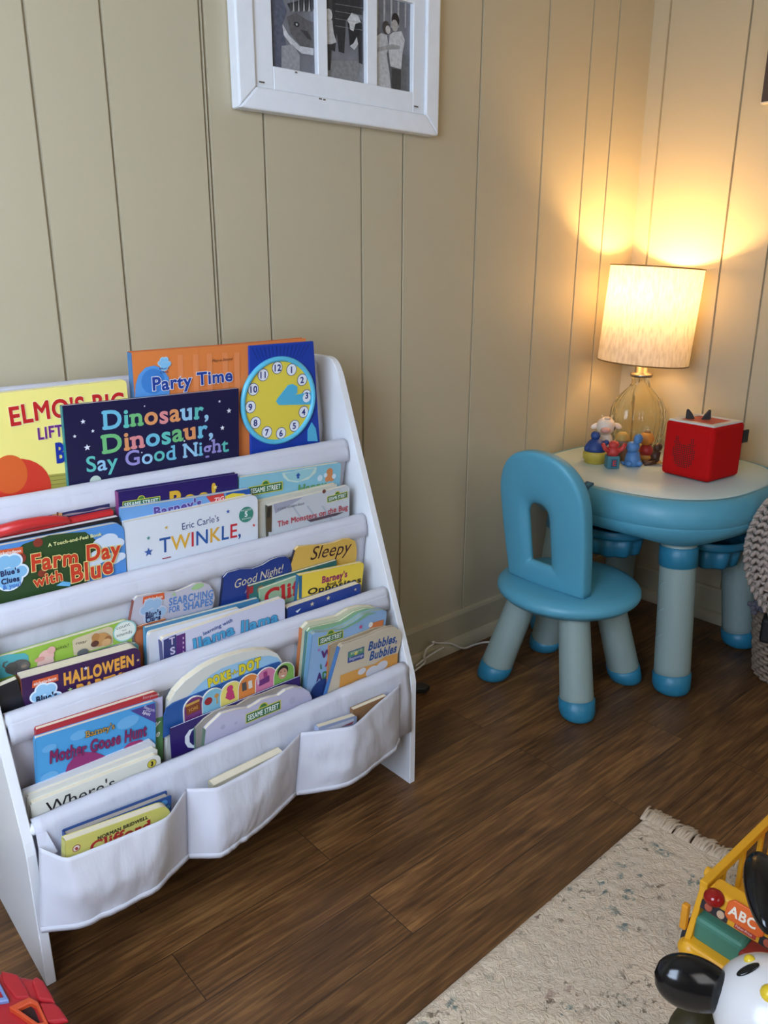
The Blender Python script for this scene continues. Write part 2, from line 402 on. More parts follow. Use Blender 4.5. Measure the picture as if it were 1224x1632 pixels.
def bez(pts, n=8):
    out = []
    for i in range(len(pts)-1):
        p0 = Vector(pts[max(i-1, 0)]); p1 = Vector(pts[i]); p2 = Vector(pts[i+1]); p3 = Vector(pts[min(i+2, len(pts)-1)])
        for k in range(n):
            t = k/n; out.append(0.5*((2*p1)+(-p0+p2)*t+(2*p0-5*p1+4*p2-p3)*t*t+(-p0+3*p1-3*p2+p3)*t**3))
    return out+[Vector(pts[-1])]
def around(c, a0, a1, r=RR, n=6):
    return [(c[0]+r*math.cos(math.radians(a0+(a1-a0)*i/n)), c[1]+r*math.sin(math.radians(a0+(a1-a0)*i/n))) for i in range(n+1)]
ZB = []
for i, (y, z) in enumerate(ROD):
    py, pz = BACKROD if i == 0 else ROD[i-1]
    zb = z-0.125; ZB.append(zb+0.006)
    back = [(py-RR*1.05, pz)] if i else around(BACKROD, 60, 180)
    hang = ([(y+0.085, z+0.08)] if i == 0 else [(y+0.068 if i != 1 else y+0.063, z+0.10)])+[(y+0.080, z+0.02), (y+0.090, z-0.04), (y+0.090, zb+0.025), (y+0.052, zb), (y+0.014, zb+0.012), (y+0.008, zb+0.05), (y+RR*0.95, z-0.02)]
    prof = bez([(q[0], q[1]) for q in back]+hang, 5)
    prof = [Vector((q[0], q[1])) for q in prof]+[Vector(q) for q in around((y, z), 0, 190, RR, 9)]
    if i < 3: prof += [Vector((y-RR*1.28, z-0.014)), Vector((y-RR*1.32, z-0.034))]
    mb = MB(); n = len(prof)-1
    def fn(u, v, prof=prof, n=n, i=i):
        k = min(int(v*n+0.5), n); q = prof[k]; x = XL+TH+0.004+(XR-XL-2*TH-0.008)*u
        e = 0.0016*noise.noise(Vector((x*16, i*5.0, v*3)))*(1-abs(2*u-1)**8)
        return (x, q.x+e, q.y+e*0.4)
    mb.grid(fn, 90, n); mb.build('sling', FABRIC, shelf, solid=0.0016)
# pocket panel hanging in front of the lowest rod: a back cloth and three pouches
y4, z4 = ROD[3]
mb = MB()
prof = [Vector(q) for q in around((y4, z4), 60, 185, RR+0.002, 6)]+[Vector((y4-RR-0.004, z4-0.02)), Vector((y4-RR-0.010, 0.24)), Vector((y4-RR-0.014, 0.147))]
mb.grid(lambda u, v: (XL+TH+0.004+(XR-XL-2*TH-0.008)*u, prof[int(v*(len(prof)-1)+.5)].x+0.002*noise.noise(Vector((u*22, v*3, 4))), prof[int(v*(len(prof)-1)+.5)].y), 60, len(prof)-1)
mb.build('pocket_back', FABRIC, shelf, solid=0.0014)
SEAM = [0.272, 0.508, 0.775, 1.066]
MOUTH = [[(62, 1350), (105, 1367), (268, 1300), (297, 1257)], [(297, 1257), (345, 1254), (452, 1195), (479, 1168)], [(479, 1168), (562, 1155), (600, 1121), (638, 1090)]]
HEM = [[(64, 1481), (130, 1472), (250, 1412), (300, 1363)], [(300, 1363), (346, 1362), (412, 1317), (471, 1263)], [(471, 1263), (548, 1250), (628, 1193), (636, 1178)]]
for k in range(3):
    A = [on_z(*q, 0.283) for q in MOUTH[k]]; B = [on_z(*q, 0.143) for q in HEM[k]]
    def along(P_, u):
        ts = [0, .2, .8, 1] if k < 2 else [0, .36, .78, 1]
        for j in range(3):
            if u <= ts[j+1]+1e-9:
                f = (u-ts[j])/(ts[j+1]-ts[j]); return P_[j].lerp(P_[j+1], f)
        return P_[3]
    def soft(P_, u):
        h_ = .035; a, b = along(P_, max(0, u-h_)), along(P_, min(1, u+h_)); c = along(P_, u)
        return c if u < .001 or u > .999 else (a+b+c*2)/4
    def fn(u, v, A=A, B=B, k=k):
        p_ = soft(A, u).lerp(soft(B, u), v); e = math.sin(PI*u)**.8
        n_ = noise.noise(Vector((u*5+k*9, v*3, 1)))+.5*noise.noise(Vector((u*13+k*9, v*5, 7)))
        return p_+Vector((0, -(.014*e*math.sin(PI*v*.9)+.004*n_*min(1, 8*u, 8*(1-u))*min(1, 4*v+.2)), -.004*e*(1-v)))
    mb = MB(); mb.grid(fn, 44, 18); pk = mb.build('pocket', FABRIC, shelf, solid=0.0014)
    mb = MB(); pts = [Vector(fn(i/44, 1.0))+Vector((0, -0.0012, 0)) for i in range(45)]
    mb.rings([[p+Vector((0, -0.0025, -0.005)), p+Vector((0, -0.0025, 0.005)), p+Vector((0, 0.0015, 0.005)), p+Vector((0, 0.0015, -0.005))] for p in pts], cap=True); mb.build('hem', FABRIC, pk)
mb = MB(); q0 = Vector((0.272, y4-RR-0.006, z4)); 
mb.prism([q0, q0+Vector((0.016, 0, 0)), Vector((0.296, y4-0.035, 0.262)), Vector((0.272, y4-0.035, 0.255))], (0, -0.0015, 0)); mb.build('strap', FABRIC, shelf)

# ------------------------------------------------------------------ books
TILT = math.radians(-4)
ROWY = [y+0.0165 for y, z in ROD]+[1.100]; ROWZ = [z for y, z in ROD]+[0.285]; ROWB = [z+.004 for z in ZB]+[0.160]
def row_plane(row, d, tilt=None):
    t = TILT if tilt is None else math.radians(tilt)
    return Vector((0, ROWY[row]+d, ROWZ[row])), Vector((0, -math.cos(t), math.sin(t)))
ROWNAME = ['picture books in the top sling', 'picture books in the second sling', 'board books in the third sling', 'board books in the lowest sling', 'small books in the front pockets']
class Book:
    def __init__(s, label, row, d, th, top, cov, style='board', r=(0, 0), spine=None, pages=None, tilt=None, bottom=None, left=None, name='picture_book', back=None):
        s.p, s.n = row_plane(row, d, tilt); pr = Print(s.p, s.n); s.pr = pr
        P = [pr.at(*q) for q in top]; s.o = P[0]
        ex = (P[-1]-P[0]); ex = (ex - s.n*(ex @ s.n)).normalized(); ey = s.n.cross(ex).normalized(); ey = ey if ey.z > 0 else -ey
        zb = bottom if bottom is not None else ROWB[row]
        L = [((q-P[0]) @ ex, (q-P[0]) @ ey) for q in P]
        # straight edge across the bottom, square to the book
        x0, x1 = L[0][0], L[-1][0]
        if left: lq = pr.at(*left); x0 = min(x0, (lq-P[0]) @ ex)
        yb = (zb-P[0].z+0.004)/ey.z - max(0, (x1-x0)*ex.z/ey.z if ex.z > 0 else 0)*0
        drop = max(0.0, -ex.z*(x1-x0)/ey.z, 0)
        yb = (zb-P[0].z+abs(min(0, ex.z))*0+0.004)/ey.z + drop
        yb = min(yb, min(q[1] for q in L)-0.03)
        rl, rr_ = r; pts = []
        def corner(cx, cy, rad, a0, a1):
            return [(cx+rad*math.cos(math.radians(a0+(a1-a0)*i/6)), cy+rad*math.sin(math.radians(a0+(a1-a0)*i/6))) for i in range(7)]
        body = L[:]
        if rl: pts += corner(L[0][0]+rl, L[0][1]-rl, rl, 180, 90); body = body[1:]
        tail = []
        if rr_: tail = corner(L[-1][0]-rr_, L[-1][1]-rr_, rr_, 90, 0); body = body[:-1]
        pts += body+tail
        out = pts+[(x1, yb), (x0, yb)]
        s.W = x1-x0; s.ex, s.ey = ex, ey
        loc = P[0]+ex*((x0+x1)/2)+ey*yb - s.n*(th/2)
        s.root = thing(name, label, 'book', loc, ROWNAME[row])
        g = lambda q, k: P[0]+ex*q[0]+ey*q[1]-s.n*k
        t = 0.0014 if style == 'board' else (0.0022 if style == 'hard' else 0.0004)
        t = min(t, th*0.3)
        cv = MB(); bk = back or cov; sp = spine or bk
        cm = [M(cov, 0.3, 'cover'), M(bk, 0.3, 'cover'), M(sp, 0.35, 'spine')]
        cv.prism([g(q, 0) for q in out], -s.n*t, 0); cv.prism([g(q, th-t) for q in out], -s.n*t, 1)
        yl = L[0][1]-(rl or 0)
        sx = x0-(0.0008 if style != 'hard' else 0.0015)
        cv.prism([g((sx, yb), 0), g((sx+0.0014, yb), 0), g((sx+0.0014, yl-0.001), 0), g((sx, yl-0.001), 0)], -s.n*th, 2)
        cv.build('cover', cm, s.root)
        ins = 0.004 if style == 'hard' else 0.0006
        cx = (x0+x1)/2; cyy = yb
        def inset(q):
            return (min(max(q[0], x0+0.0016), x1-ins) if ins > 0.001 else min(max(q[0], x0+0.0016), x1-0.0004), max(q[1]-ins, yb+ins))
        pg = MB(); pg.prism([g(inset(q), t) for q in out], -s.n*(th-2*t)); pg.build('pages', pages or CREAM, s.root)
    def done(s): s.pr.finish(s.root)

NAVY = (26, 26, 72)
# ---- top sling
b = Book('yellow picture book with red title, far left of the top sling', 0, 0.010, 0.010, [(-75, 635), cA(770, 287)], (240, 226, 130), r=(0.008, 0.008)); p = b.pr
p.poly([cA(270, 870), cA(600, 832), cA(600, 1000), cA(270, 1040)], (168, 160, 74))
for q in (880, 905, 930): p.poly([cA(285, q), cA(440, q-20), cA(440, q-17), cA(285, q+3)], (110, 104, 50))
p.disc(*cA(110, 960), 50, (206, 58, 40)); p.disc(*cA(60, 865), 26, (214, 96, 42), 1.2)
p.text("ELMO'S BIG", cA(58, 562), cA(770, 462), 29, (190, 32, 34), bold=0.03, jit=0.12, rj=0.04, line=(245, 235, 190), lw=0.02)
p.text('LIFT-THE-FLAP', cA(228, 650), cA(760, 585), 18, (106, 32, 120), bold=0.03, jit=0.12, line=(245, 235, 200), lw=0.02)
p.text('BOOK', cA(340, 792), cA(640, 750), 30, (24, 50, 150), bold=0.04)
b.done()
b = Book('orange sound book with a blue toy clock at its right side', 0, 0.016, 0.016, [cB(95, 135), cB(690, 90), cB(990, 62)], (222, 128, 66), 'hard', spine=(62, 120, 170), back=(206, 112, 60)); p = b.pr
for x in (250, 330, 410, 480, 560, 620): p.poly([cB(x, 165-x*0.05), cB(x+28, 163-x*0.05), cB(x+34, 400), cB(x+6, 400)], (228, 138, 84))
p.poly([cB(112, 362), cB(115, 300), cB(130, 250), cB(165, 212), cB(210, 200), cB(250, 215), cB(285, 262), cB(290, 340), cB(260, 420), cB(112, 430)], (88, 150, 214))
p.disc(*cB(205, 282), 20, (64, 128, 200)); p.paw(*cB(262, 195), 9, (130, 190, 228), (190, 210, 225))
p.text("Blue's", cB(235, 222), cB(285, 218), 3.5, (40, 50, 110)); p.text("Clues", cB(238, 240), cB(282, 236), 3.5, (40, 50, 110))
p.text('Party Time', cB(198, 330), cB(614, 280), 20, (28, 62, 148), bold=0.03, jit=0.10, line=(232, 228, 232), lw=0.035)
p.text('Play-a-Sound', cB(504, 183), cB(610, 172), 4.2, (70, 50, 40), slant=0.25)
b.done()
# the blue sound module and its clock
q = [cB(690, 98), cB(1022, 74), cB(1058, 640), cB(700, 700)]
md = MB(); off = p.n*0.006; md.prism([p.at(*t_)+p.n*0.0003 for t_ in q], off)
mo = md.build('sound_module', M((30, 62, 160), 0.3, 'blue_plastic'), b.root, bevel=0.002)
cc = p.at(*cB(843, 380)); RC = (p.at(*cB(843, 150))-cc).length
R3 = Matrix((p.x, p.y, p.n)).transposed()
mdd = MB(); mdd.tube([cc+p.n*0.007+R3 @ Vector((RC*0.94*math.cos(2*PI*i/48), RC*0.94*math.sin(2*PI*i/48), 0)) for i in range(49)], RC*0.06, 10, cap=False)
mdd.build('clock_rim', M((92, 186, 216), 0.3, 'cyan_plastic'), mo)
mdd = MB(); mdd.prism([cc+R3 @ Vector((RC*.93*math.cos(PI*j/24), RC*.93*math.sin(PI*j/24), .004)) for j in range(48)], p.n*.0032); mdd.build('clock_face', M((226, 206, 76), 0.35, 'yellow_plastic'), mo)
mdd = MB()
for i in range(14):
    for j in range(2): pass
for i in range(15):
    xx = 702+i*21; mdd.poly([p.at(*cB(xx, 108-i*1.4))+p.n*0.0064, p.at(*cB(xx+5, 108-i*1.4))+p.n*0.0064, p.at(*cB(843+(xx-843)*0.75+3, 175-i*1.0))+p.n*0.0064, p.at(*cB(843+(xx-843)*0.75, 175-i*1.0))+p.n*0.0064])
mdd.build('relief', M((20, 44, 124), 0.3, 'blue_plastic'), mo)
pc = Print(p.p+p.n*0.0072, p.n); tilt0 = math.radians(4)
for k in range(1, 13):
    a = PI/2-2*PI*k/12 + tilt0; c2 = cc + p.n*0.0075 + R3 @ Vector((RC*0.75*math.cos(a), RC*0.75*math.sin(a), 0))
    pc.k = 0.0004; kk = pc.up(); rr = RC*0.125
    pc.art.poly([c2+R3 @ Vector((rr*1.12*math.cos(t*PI/12), rr*1.12*math.sin(t*PI/12), 0)) for t in range(24)], pc.mi((60, 70, 120)))
    pc.art.poly([c2+p.n*0.0002+R3 @ Vector((rr*math.cos(t*PI/12), rr*math.sin(t*PI/12), 0)) for t in range(24)], pc.mi((232, 234, 240)))
    G = [glyph(ch, 0.03) for ch in str(k)]; sc = rr*1.15/0.72; x = -sum(g[2] for g in G)*sc/2
    for g in G:
        bs = len(pc.let.v); pc.let.v += [c2+p.n*(0.0016 if k == 3 else 0.0004)+R3 @ Vector((x+vx*sc, vy*sc-rr*0.56, 0)) for vx, vy in g[0]]
        for f_ in g[1]: pc.let.face([bs+i for i in f_], pc.mi((34, 48, 120)))
        x += g[2]*sc
pc.art.build('number_discs', pc.mats, mo, recalc=False); pc.let.build('numbers', pc.mats, mo, recalc=False)
hm = MB()
P2 = lambda x, y, k: p.at(*cB(x, y))+p.n*k
hm.prism([P2(825, 382, .0076), P2(840, 400, .0076), P2(965, 398, .0076), P2(1018, 396, .0076), P2(1016, 336, .0076), P2(965, 340, .0076), P2(838, 366, .0076)], p.n*0.0012)
hm.prism([P2(830, 372, .0076), P2(842, 395, .0076), P2(935, 340, .0076), P2(935, 306, .0076), P2(910, 292, .0076), P2(888, 298, .0076)], p.n*0.0008)
hm.build('clock_hand', M((84, 178, 214), 0.3, 'cyan_plastic'), mo)
c3 = c2 = p.at(*cB(982, 362))+p.n*0.0089; mdd = MB(); mdd.poly([c2+R3 @ Vector((RC*0.11*math.cos(t*PI/12), RC*0.11*math.sin(t*PI/12), 0)) for t in range(24)]); mdd.build('hand_window', ink((226, 232, 240)), mo)
mdd = MB(); mdd.prism([P2(990, 585, .0063), P2(990, 530, .0063), P2(1010, 490, .0063), P2(1030, 520, .0063), P2(1040, 585, .0063)], p.n*0.002); mdd.build('clock_foot', M((86, 176, 210), 0.3, 'cyan_plastic'), mo)

b = Book('navy picture book with large multicoloured title letters and white stars', 0, 0.0, 0.009, [cA(378, 448), cB(645, 319)], (30, 28, 66), 'board', spine=(44, 128, 132), pages=M((225, 225, 232), 0.7, 'white_pages')); p = b.pr
cy, tl, gr, og, pk_, sky, lv = (110, 186, 212), (96, 190, 180), (112, 186, 120), (222, 150, 96), (220, 140, 140), (150, 196, 224), (150, 142, 200)
p.text('Dinosaur,', cA(623, 590), cB(497, 468), 29, [cy, tl, gr, og, pk_, og, sky, tl, sky], bold=0.025, serif=True, jit=0.08)
p.text('Dinosaur,', cA(620, 738), cB(520, 560), 29, [gr, og, pk_, cy, tl, gr, og, cy, sky], bold=0.025, serif=True, jit=0.08)
p.text('Say Good Night', cA(525, 852), cB(592, 640), 24, [tl, sky, tl, lv, sky, tl, cy, sky, cy, lv, lv, tl], bold=0.015, serif=True, jit=0.10)
for q, r_ in ((cA(505, 543), 4.4), (cA(565, 600), 3.2), (cA(454, 632), 3.2), (cA(530, 700), 5.5), (cB(594, 433), 4.6), (cB(560, 521), 4.2), (cB(545, 385), 2.6), (cB(365, 588), 1.8), (cA(878, 448), 1.6), (cA(862, 730), 1.6), (cA(1120, 660), 1.6), (cB(160, 408), 1.6)): p.star(*q, r_, (230, 232, 240))
p.disc(*cA(580, 905), 9, (190, 205, 190))
b.done()

# ---- second sling
b = Book('purple hardback with yellow title behind the rainbow book', 1, 0.0265, 0.013, [cC(722, 207), cD(268, 85)], (42, 30, 96), 'hard', spine=(128, 52, 110)); p = b.pr
p.sign(cC(757, 300), cC(965, 268), 6.5); p.text('Boo!', cC(1030, 318), cD(160, 232), 28, (216, 172, 52), bold=0.04, jit=0.1); p.star(*cD(145, 157), 4, (240, 220, 120))
b.done()
b = Book('pale blue book with an arrow and green title, right end of second sling', 1, 0.0255, 0.012, [cD(285, 106), cD(828, 24)], (136, 190, 208), r=(0, 0.006)); p = b.pr
p.poly([cD(508, 80), cD(560, 75), cD(640, 55), cD(697, 48), cD(690, 80), cD(650, 115), cD(590, 132), cD(540, 125), cD(515, 105)], (196, 214, 204))
p.poly([cD(520, 85), cD(640, 60), cD(685, 55), cD(660, 95), cD(600, 125), cD(545, 118)], (150, 198, 206))
p.poly([cD(582, 96), cD(595, 78), cD(608, 94), cD(600, 95), cD(601, 110), cD(589, 111), cD(588, 97)], (40, 80, 160))
for q in ((cD(765, 75), 6), (cD(760, 98), 7), (cD(775, 105), 6), (cD(752, 115), 4)): p.disc(*q[0], q[1], (206, 134, 84))
for q in ((cD(742, 92), 3.5), (cD(788, 98), 4), (cD(712, 108), 5)): p.disc(*q[0], q[1], (200, 220, 230))
p.sign(cD(335, 192), cD(498, 163), 7.5); p.text('Happy', cD(590, 187), cD(745, 160), 12, (96, 150, 92), bold=0.03)
b.done()
b = Book('rainbow covered blue sky book with a red corner flash', 1, 0.013, 0.011, [cC(742, 308), cD(200, 190), cD(335, 166)], (110, 160, 214), r=(0, 0.004), spine=(110, 160, 205)); p = b.pr
p.poly([cD(205, 190), cD(300, 172), cD(334, 166), cD(336, 205), cD(205, 240)], (34, 84, 160)); p.poly([cD(200, 205), cD(240, 190), cD(300, 192), cD(336, 210), cD(336, 240), cD(200, 250)], (220, 196, 60))
for k, cc_ in enumerate(((190, 80, 90), (214, 160, 60), (220, 210, 90), (90, 160, 110))):
    p.poly([cC(1040, 350-k*0+k*8), cC(1130, 305+k*8), cC(1230, 285+k*8), cC(1230, 293+k*8), cC(1130, 313+k*8), cC(1045, 358+k*8)], cc_)
p.poly([cD(95, 208), cD(190, 190), cD(200, 235), cD(130, 250)], (200, 60, 56)); p.text('ZIG', cD(140, 240), cD(195, 228), 7, (240, 220, 220), bold=0.02)
p.text("Barney's", cC(935, 360), cD(75, 262), 15, (84, 66, 148), bold=0.04, line=(205, 205, 235), lw=0.03)
b.done()
b = Book('tan board book standing behind the white golden spined picture book', 1, 0.009, 0.014, [cD(375, 240), cD(805, 141)], (200, 196, 182), spine=(140, 132, 60)); b.done()
b = Book('worn grey picture book with red handwritten style title', 1, 0, 0.008, [cD(430, 257), cD(875, 145)], (196, 200, 204), 'paper', r=(0, 0.010), spine=(70, 70, 56)); p = b.pr
for x in (560, 640, 720): p.poly([cD(x, 260), cD(x+10, 258), cD(x+60, 330), cD(x+50, 332)], (172, 180, 190))
p.poly([cD(460, 250), cD(560, 224), cD(620, 212), cD(560, 250), cD(470, 300)], (160, 160, 176)); p.disc(*cD(735, 180), 3.2, (110, 60, 50))
p.poly([cD(425, 262), cD(452, 255), cD(450, 400), cD(420, 400)], (84, 72, 52)); p.poly([cD(428, 268), cD(446, 262), cD(444, 320), cD(424, 326)], (48, 44, 38))
p.sign(cD(758, 232), cD(853, 207), 5.2); p.text('a Little Golden Book', cD(480, 282), cD(626, 250), 4, (110, 110, 120), slant=0.2)
p.text('The Monsters on the Bug', cD(480, 372), cD(862, 276), 9, (186, 50, 62), jit=0.12, bold=0.012)
p.poly([cD(640, 335), cD(790, 298), cD(840, 290), cD(800, 310), cD(660, 345)], (90, 70, 80))
b.done()
b = Book('white board book with rainbow coloured title and stars', 1, 0, 0.012, [cC(761, 395), cD(376, 198)], (216, 220, 226), r=(0, 0.014)); p = b.pr
p.text("Eric Carle's", cC(1107, 440), cD(168, 340), 10.5, (50, 66, 120), jit=0.05)
bl, ye, rd = (36, 84, 150), (222, 168, 56), (196, 48, 60)
p.text('TWINKLE,', cC(972, 580), cD(288, 422), 23, [bl, ye, rd, (40, 90, 160), ye, bl, rd, bl], bold=0.01)
for q, r_, c_ in ((cC(905, 573), 7.5, (60, 92, 160)), (cC(904, 487), 3.6, (70, 140, 130)), (cC(1013, 423), 3.4, (214, 178, 80)), (cD(214, 289), 3.6, (60, 92, 170)), (cD(354, 363), 3, (196, 64, 60))): p.star(*q, r_, c_)
p.disc(*cD(312, 305), 12.3, (60, 134, 116)); p.text('5', cD(303, 318), cD(322, 314), 8, (240, 240, 240), bold=0.03); p.text('INCLUDES', cD(284, 290), cD(340, 280), 2.6, (225, 235, 230)); p.text('SOUNDS', cD(288, 335), cD(338, 326), 2.6, (225, 235, 230))
p.poly([cC(985, 610), cC(1040, 598), cC(1040, 604), cC(990, 616)], (150, 50, 60))
b.done()
b = Book('navy book with an orange patch at the back of the second sling', 1, 0.037, 0.008, [cC(-200, 445), cC(668, 278)], (44, 44, 88), 'hard'); p = b.pr
p.poly([cC(318, 344), cC(378, 332), cC(380, 372), cC(318, 384)], (206, 150, 96)); p.poly([cC(345, 330), cC(355, 328), cC(357, 380), cC(347, 382)], (120, 70, 50)); b.done()
b = Book('bright red book with a carry handle behind the black board book', 1, 0.026, 0.01, [cC(-200, 500), cC(690, 318)], (196, 40, 42), 'board', spine=(196, 40, 42), pages=M((190, 44, 44), 0.5, 'red_plastic')); p = b.pr
hm = MB(); q = [cC(-40, 440), cC(120, 395), cC(260, 370), cC(330, 362), cC(400, 362), cC(430, 372)]
hm.tube([p.at(*t_)+p.n*0.001+Vector((0, 0, -0.004)) for t_ in q], [0.010, 0.010, 0.009, 0.008, 0.006, 0.002], 10); hm.build('handle', M((196, 44, 44), 0.35, 'red_plastic'), b.root); b.done()
b = Book('black covered board book directly behind the farm book', 1, 0.0115, 0.013, [cC(-200, 545), cC(722, 358), cC(748, 388)], (26, 26, 32), 'board', r=(0, 0.004), pages=M((226, 226, 226), 0.7, 'white_pages')); b.done()
b = Book('green and blue farm board book with orange red title', 1, 0, 0.011, [cC(-200, 575), cC(755, 389)], (84, 142, 206), r=(0, 0.020)); p = b.pr
p.poly([cC(-180, 690), cC(0, 640), cC(140, 525), cC(300, 470), cC(430, 455), cC(520, 450), cC(585, 500), cC(610, 560), cC(560, 640), cC(520, 800), cC(0, 980), cC(-180, 1000)], (44, 72, 36))
for q in ((cC(620, 520), 14), (cC(660, 500), 15), (cC(710, 520), 12), (cC(560, 660), 13), (cC(690, 610), 14), (cC(730, 600), 9), (cC(600, 600), 16)): p.disc(*q[0], q[1], (206, 216, 228), 0.7)
for q in ((cC(230, 515), 7), (cC(120, 610), 9), (cC(255, 700), 6)): p.disc(*q[0], q[1], (136, 54, 38))
p.poly([cC(340, 775), cC(380, 750), cC(430, 755), cC(425, 780)], (110, 180, 220))
p.tagbox(cC(-20, 594), cC(128, 570), 5); p.paw(*cC(55, 700), 24, (132, 186, 222))
p.text("Blue's", cC(0, 720), cC(120, 690), 8.5, (28, 36, 84), bold=0.04, jit=0.1); p.text('Clues', cC(5, 768), cC(118, 742), 8.5, (28, 36, 84), bold=0.04, jit=0.1); p.text('& you!', cC(14, 800), cC(128, 772), 7, (70, 120, 196), bold=0.03)
p.text('A Touch-and-Feel Book', cC(290, 538), cC(615, 468), 5.4, (222, 220, 150), bold=0.03)
p.text('Farm Day', cC(185, 688), cC(730, 590), 27, (200, 58, 34), bold=0.032, line=(226, 206, 130), lw=0.035, jit=0.16, rj=0.2, low=0.95)
p.text('with', cC(205, 785), cC(385, 738), 17, (200, 58, 34), bold=0.032, line=(226, 206, 130), lw=0.035, jit=0.1)
p.text('Blue', cC(425, 755), cC(690, 695), 27, (200, 58, 34), bold=0.032, line=(226, 206, 130), lw=0.035, jit=0.1)
b.done()

# ---- third sling
b = Book('board book with elephant, pig and lion cub photos along its top', 2, 0.035, 0.01, [cE(-160, 462), cE(795, 180)], (150, 186, 70), r=(0, 0.012)); p = b.pr
p.poly([cE(-120, 440), cE(40, 395), cE(150, 385), cE(172, 400), cE(180, 490), cE(-120, 580)], (84, 170, 176))
p.poly([cE(440, 310), cE(460, 295), cE(660, 222), cE(686, 232), cE(690, 330), cE(450, 400)], (206, 190, 158))
p.disc(*cE(760, 250), 17.5, (150, 200, 196), 0.95); p.disc(*cE(760, 250), 15.5, (226, 230, 220), 0.95)
p.text('count', cE(708, 245), cE(792, 215), 5.2, (70, 84, 84)); p.text('and', cE(742, 252), cE(768, 246), 2.8, (90, 100, 100), slant=.2); p.text('sounds', cE(708, 288), cE(805, 260), 5.2, (70, 84, 84))
p.text('oink!', cE(340, 365), cE(420, 345), 5, (84, 96, 40), jit=0.3); p.text('roar', cE(458, 335), cE(530, 318), 5, (90, 84, 70), jit=0.3)
for q, r_, c_, e in ((cE(115, 470), 15, (92, 88, 84), .8), (cE(70, 475), 9, (80, 76, 72), 1), (cE(150, 460), 6, (108, 104, 98), 1), (cE(145, 462), 4, (150, 130, 110), .6)): p.disc(*q, r_, c_, e)
p.poly([cE(60, 460), cE(30, 478), cE(10, 465), cE(18, 440), cE(48, 430), cE(46, 436), cE(25, 446), cE(22, 462), cE(34, 470), cE(62, 450)], (92, 88, 84))
for q, r_, c_, e in ((cE(280, 405), 11, (226, 180, 168), 1), (cE(310, 365), 6, (222, 168, 158), 1), (cE(275, 440), 12, (222, 186, 172), .7), (cE(240, 420), 7, (206, 140, 130), .5)): p.disc(*q, r_, c_, e)
p.poly([cE(205, 425), cE(262, 405), cE(268, 425), cE(215, 440)], (214, 150, 140))
for q, r_, c_, e in ((cE(610, 300), 13, (190, 140, 84), .8), (cE(580, 285), 6, (176, 124, 70), 1), (cE(655, 295), 5, (150, 100, 60), 1), (cE(575, 325), 6, (90, 50, 44), .8), (cE(645, 315), 7, (204, 160, 110), .8), (cE(500, 378), 8, (96, 100, 100), .7)): p.disc(*q, r_, c_, e)
b.done()
b = Book('cream edged board book with a teal corner behind the halloween book', 2, 0.0262, 0.0085, [cE(122, 528), cE(780, 325), cE(845, 322)], (92, 140, 138), r=(0, 0.008)); b.done()
b = Book('plain black book at the far left of the third sling', 2, 0.0, 0.012, [cE(-160, 655), cE(104, 544)], (26, 26, 34), 'paper'); b.done()
b = Book('dark purple halloween board book with orange title letters', 2, 0, 0.026, [cE(128, 545), cE(855, 345)], (58, 26, 74), r=(0.002, 0.015), spine=(128, 66, 54)); p = b.pr
p.text('HALLOWEEN', cE(388, 582), cE(822, 455), 18, (226, 160, 62), bold=0.05, jit=0.12); p.text('PARTY!', cE(465, 652), cE(770, 566), 18, (226, 160, 62), bold=0.05, jit=0.12)
p.tagbox(cE(205, 585), cE(345, 545), 5); p.paw(*cE(280, 665), 20, (150, 196, 226)); p.text("Blue's", cE(218, 690), cE(350, 650), 10, (26, 30, 60), bold=0.05); p.text("Clues", cE(228, 735), cE(350, 700), 10, (26, 30, 60), bold=0.05)
p.star(*cE(425, 605), 4, (170, 196, 130)); p.star(*cE(520, 475), 3.5, (226, 220, 230)); p.star(*cE(838, 425), 2.5, (226, 190, 130)); b.done()
b = Book('pale lilac wavy topped board book with blue capital lettering', 2, 0.043, 0.007, [cF(55, 232), cF(80, 207), cF(165, 190), cF(255, 182), cF(330, 178), cF(400, 150), cF(450, 125), cF(500, 117), cF(545, 128), cF(572, 172), cF(580, 215)], (188, 184, 196), spine=(136, 72, 58)); p = b.pr
p.poly([cF(425, 155), cF(460, 122), cF(505, 120), cF(510, 138), cF(470, 160), cF(435, 165)], (164, 196, 140)); p.poly([cF(298, 195), cF(315, 180), cF(328, 192), cF(322, 202)], (164, 196, 140))
p.text('SEARCHING', cF(280, 266), cF(572, 206), 11.5, (80, 128, 190), bold=0.025, jit=0.06); p.text('FOR', cF(280, 312), cF(352, 298), 9, (80, 128, 190), bold=0.025); p.text('SHAPES', cF(374, 300), cF(568, 257), 11.5, (80, 128, 190), bold=0.025, jit=0.06)
p.tagbox(cF(122, 240), cF(240, 214), 5); p.paw(*cF(178, 310), 18, (150, 180, 210), (190, 195, 210)); p.text("Blue's", cF(126, 345), cF(230, 320), 8.5, (36, 40, 84), bold=0.05); p.text("Clues", cF(128, 378), cF(226, 352), 8.5, (36, 40, 84), bold=0.05); b.done()
b = Book('slim orange brown board book below the lilac wavy book', 2, 0.038, 0.004, [cF(62, 408), cF(175, 372), cF(260, 350)], (186, 104, 62), 'paper'); p = b.pr
p.text('CREATE & EXPLORE', cF(72, 428), cF(230, 386), 4, (120, 56, 40)); b.done()
b = Book('cream paged board book with a blue cover at its right', 2, 0.025, 0.009, [cF(130, 412), cF(870, 217)], (72, 132, 168), r=(0, 0.004), spine=(74, 150, 182)); p = b.pr; b.done()
b = Book('white spined board book just behind the lavender llama book', 2, 0.0135, 0.0105, [cF(153, 447), cF(745, 283)], (214, 216, 222), r=(0.006, 0.003), spine=(214, 216, 222)); b.done()
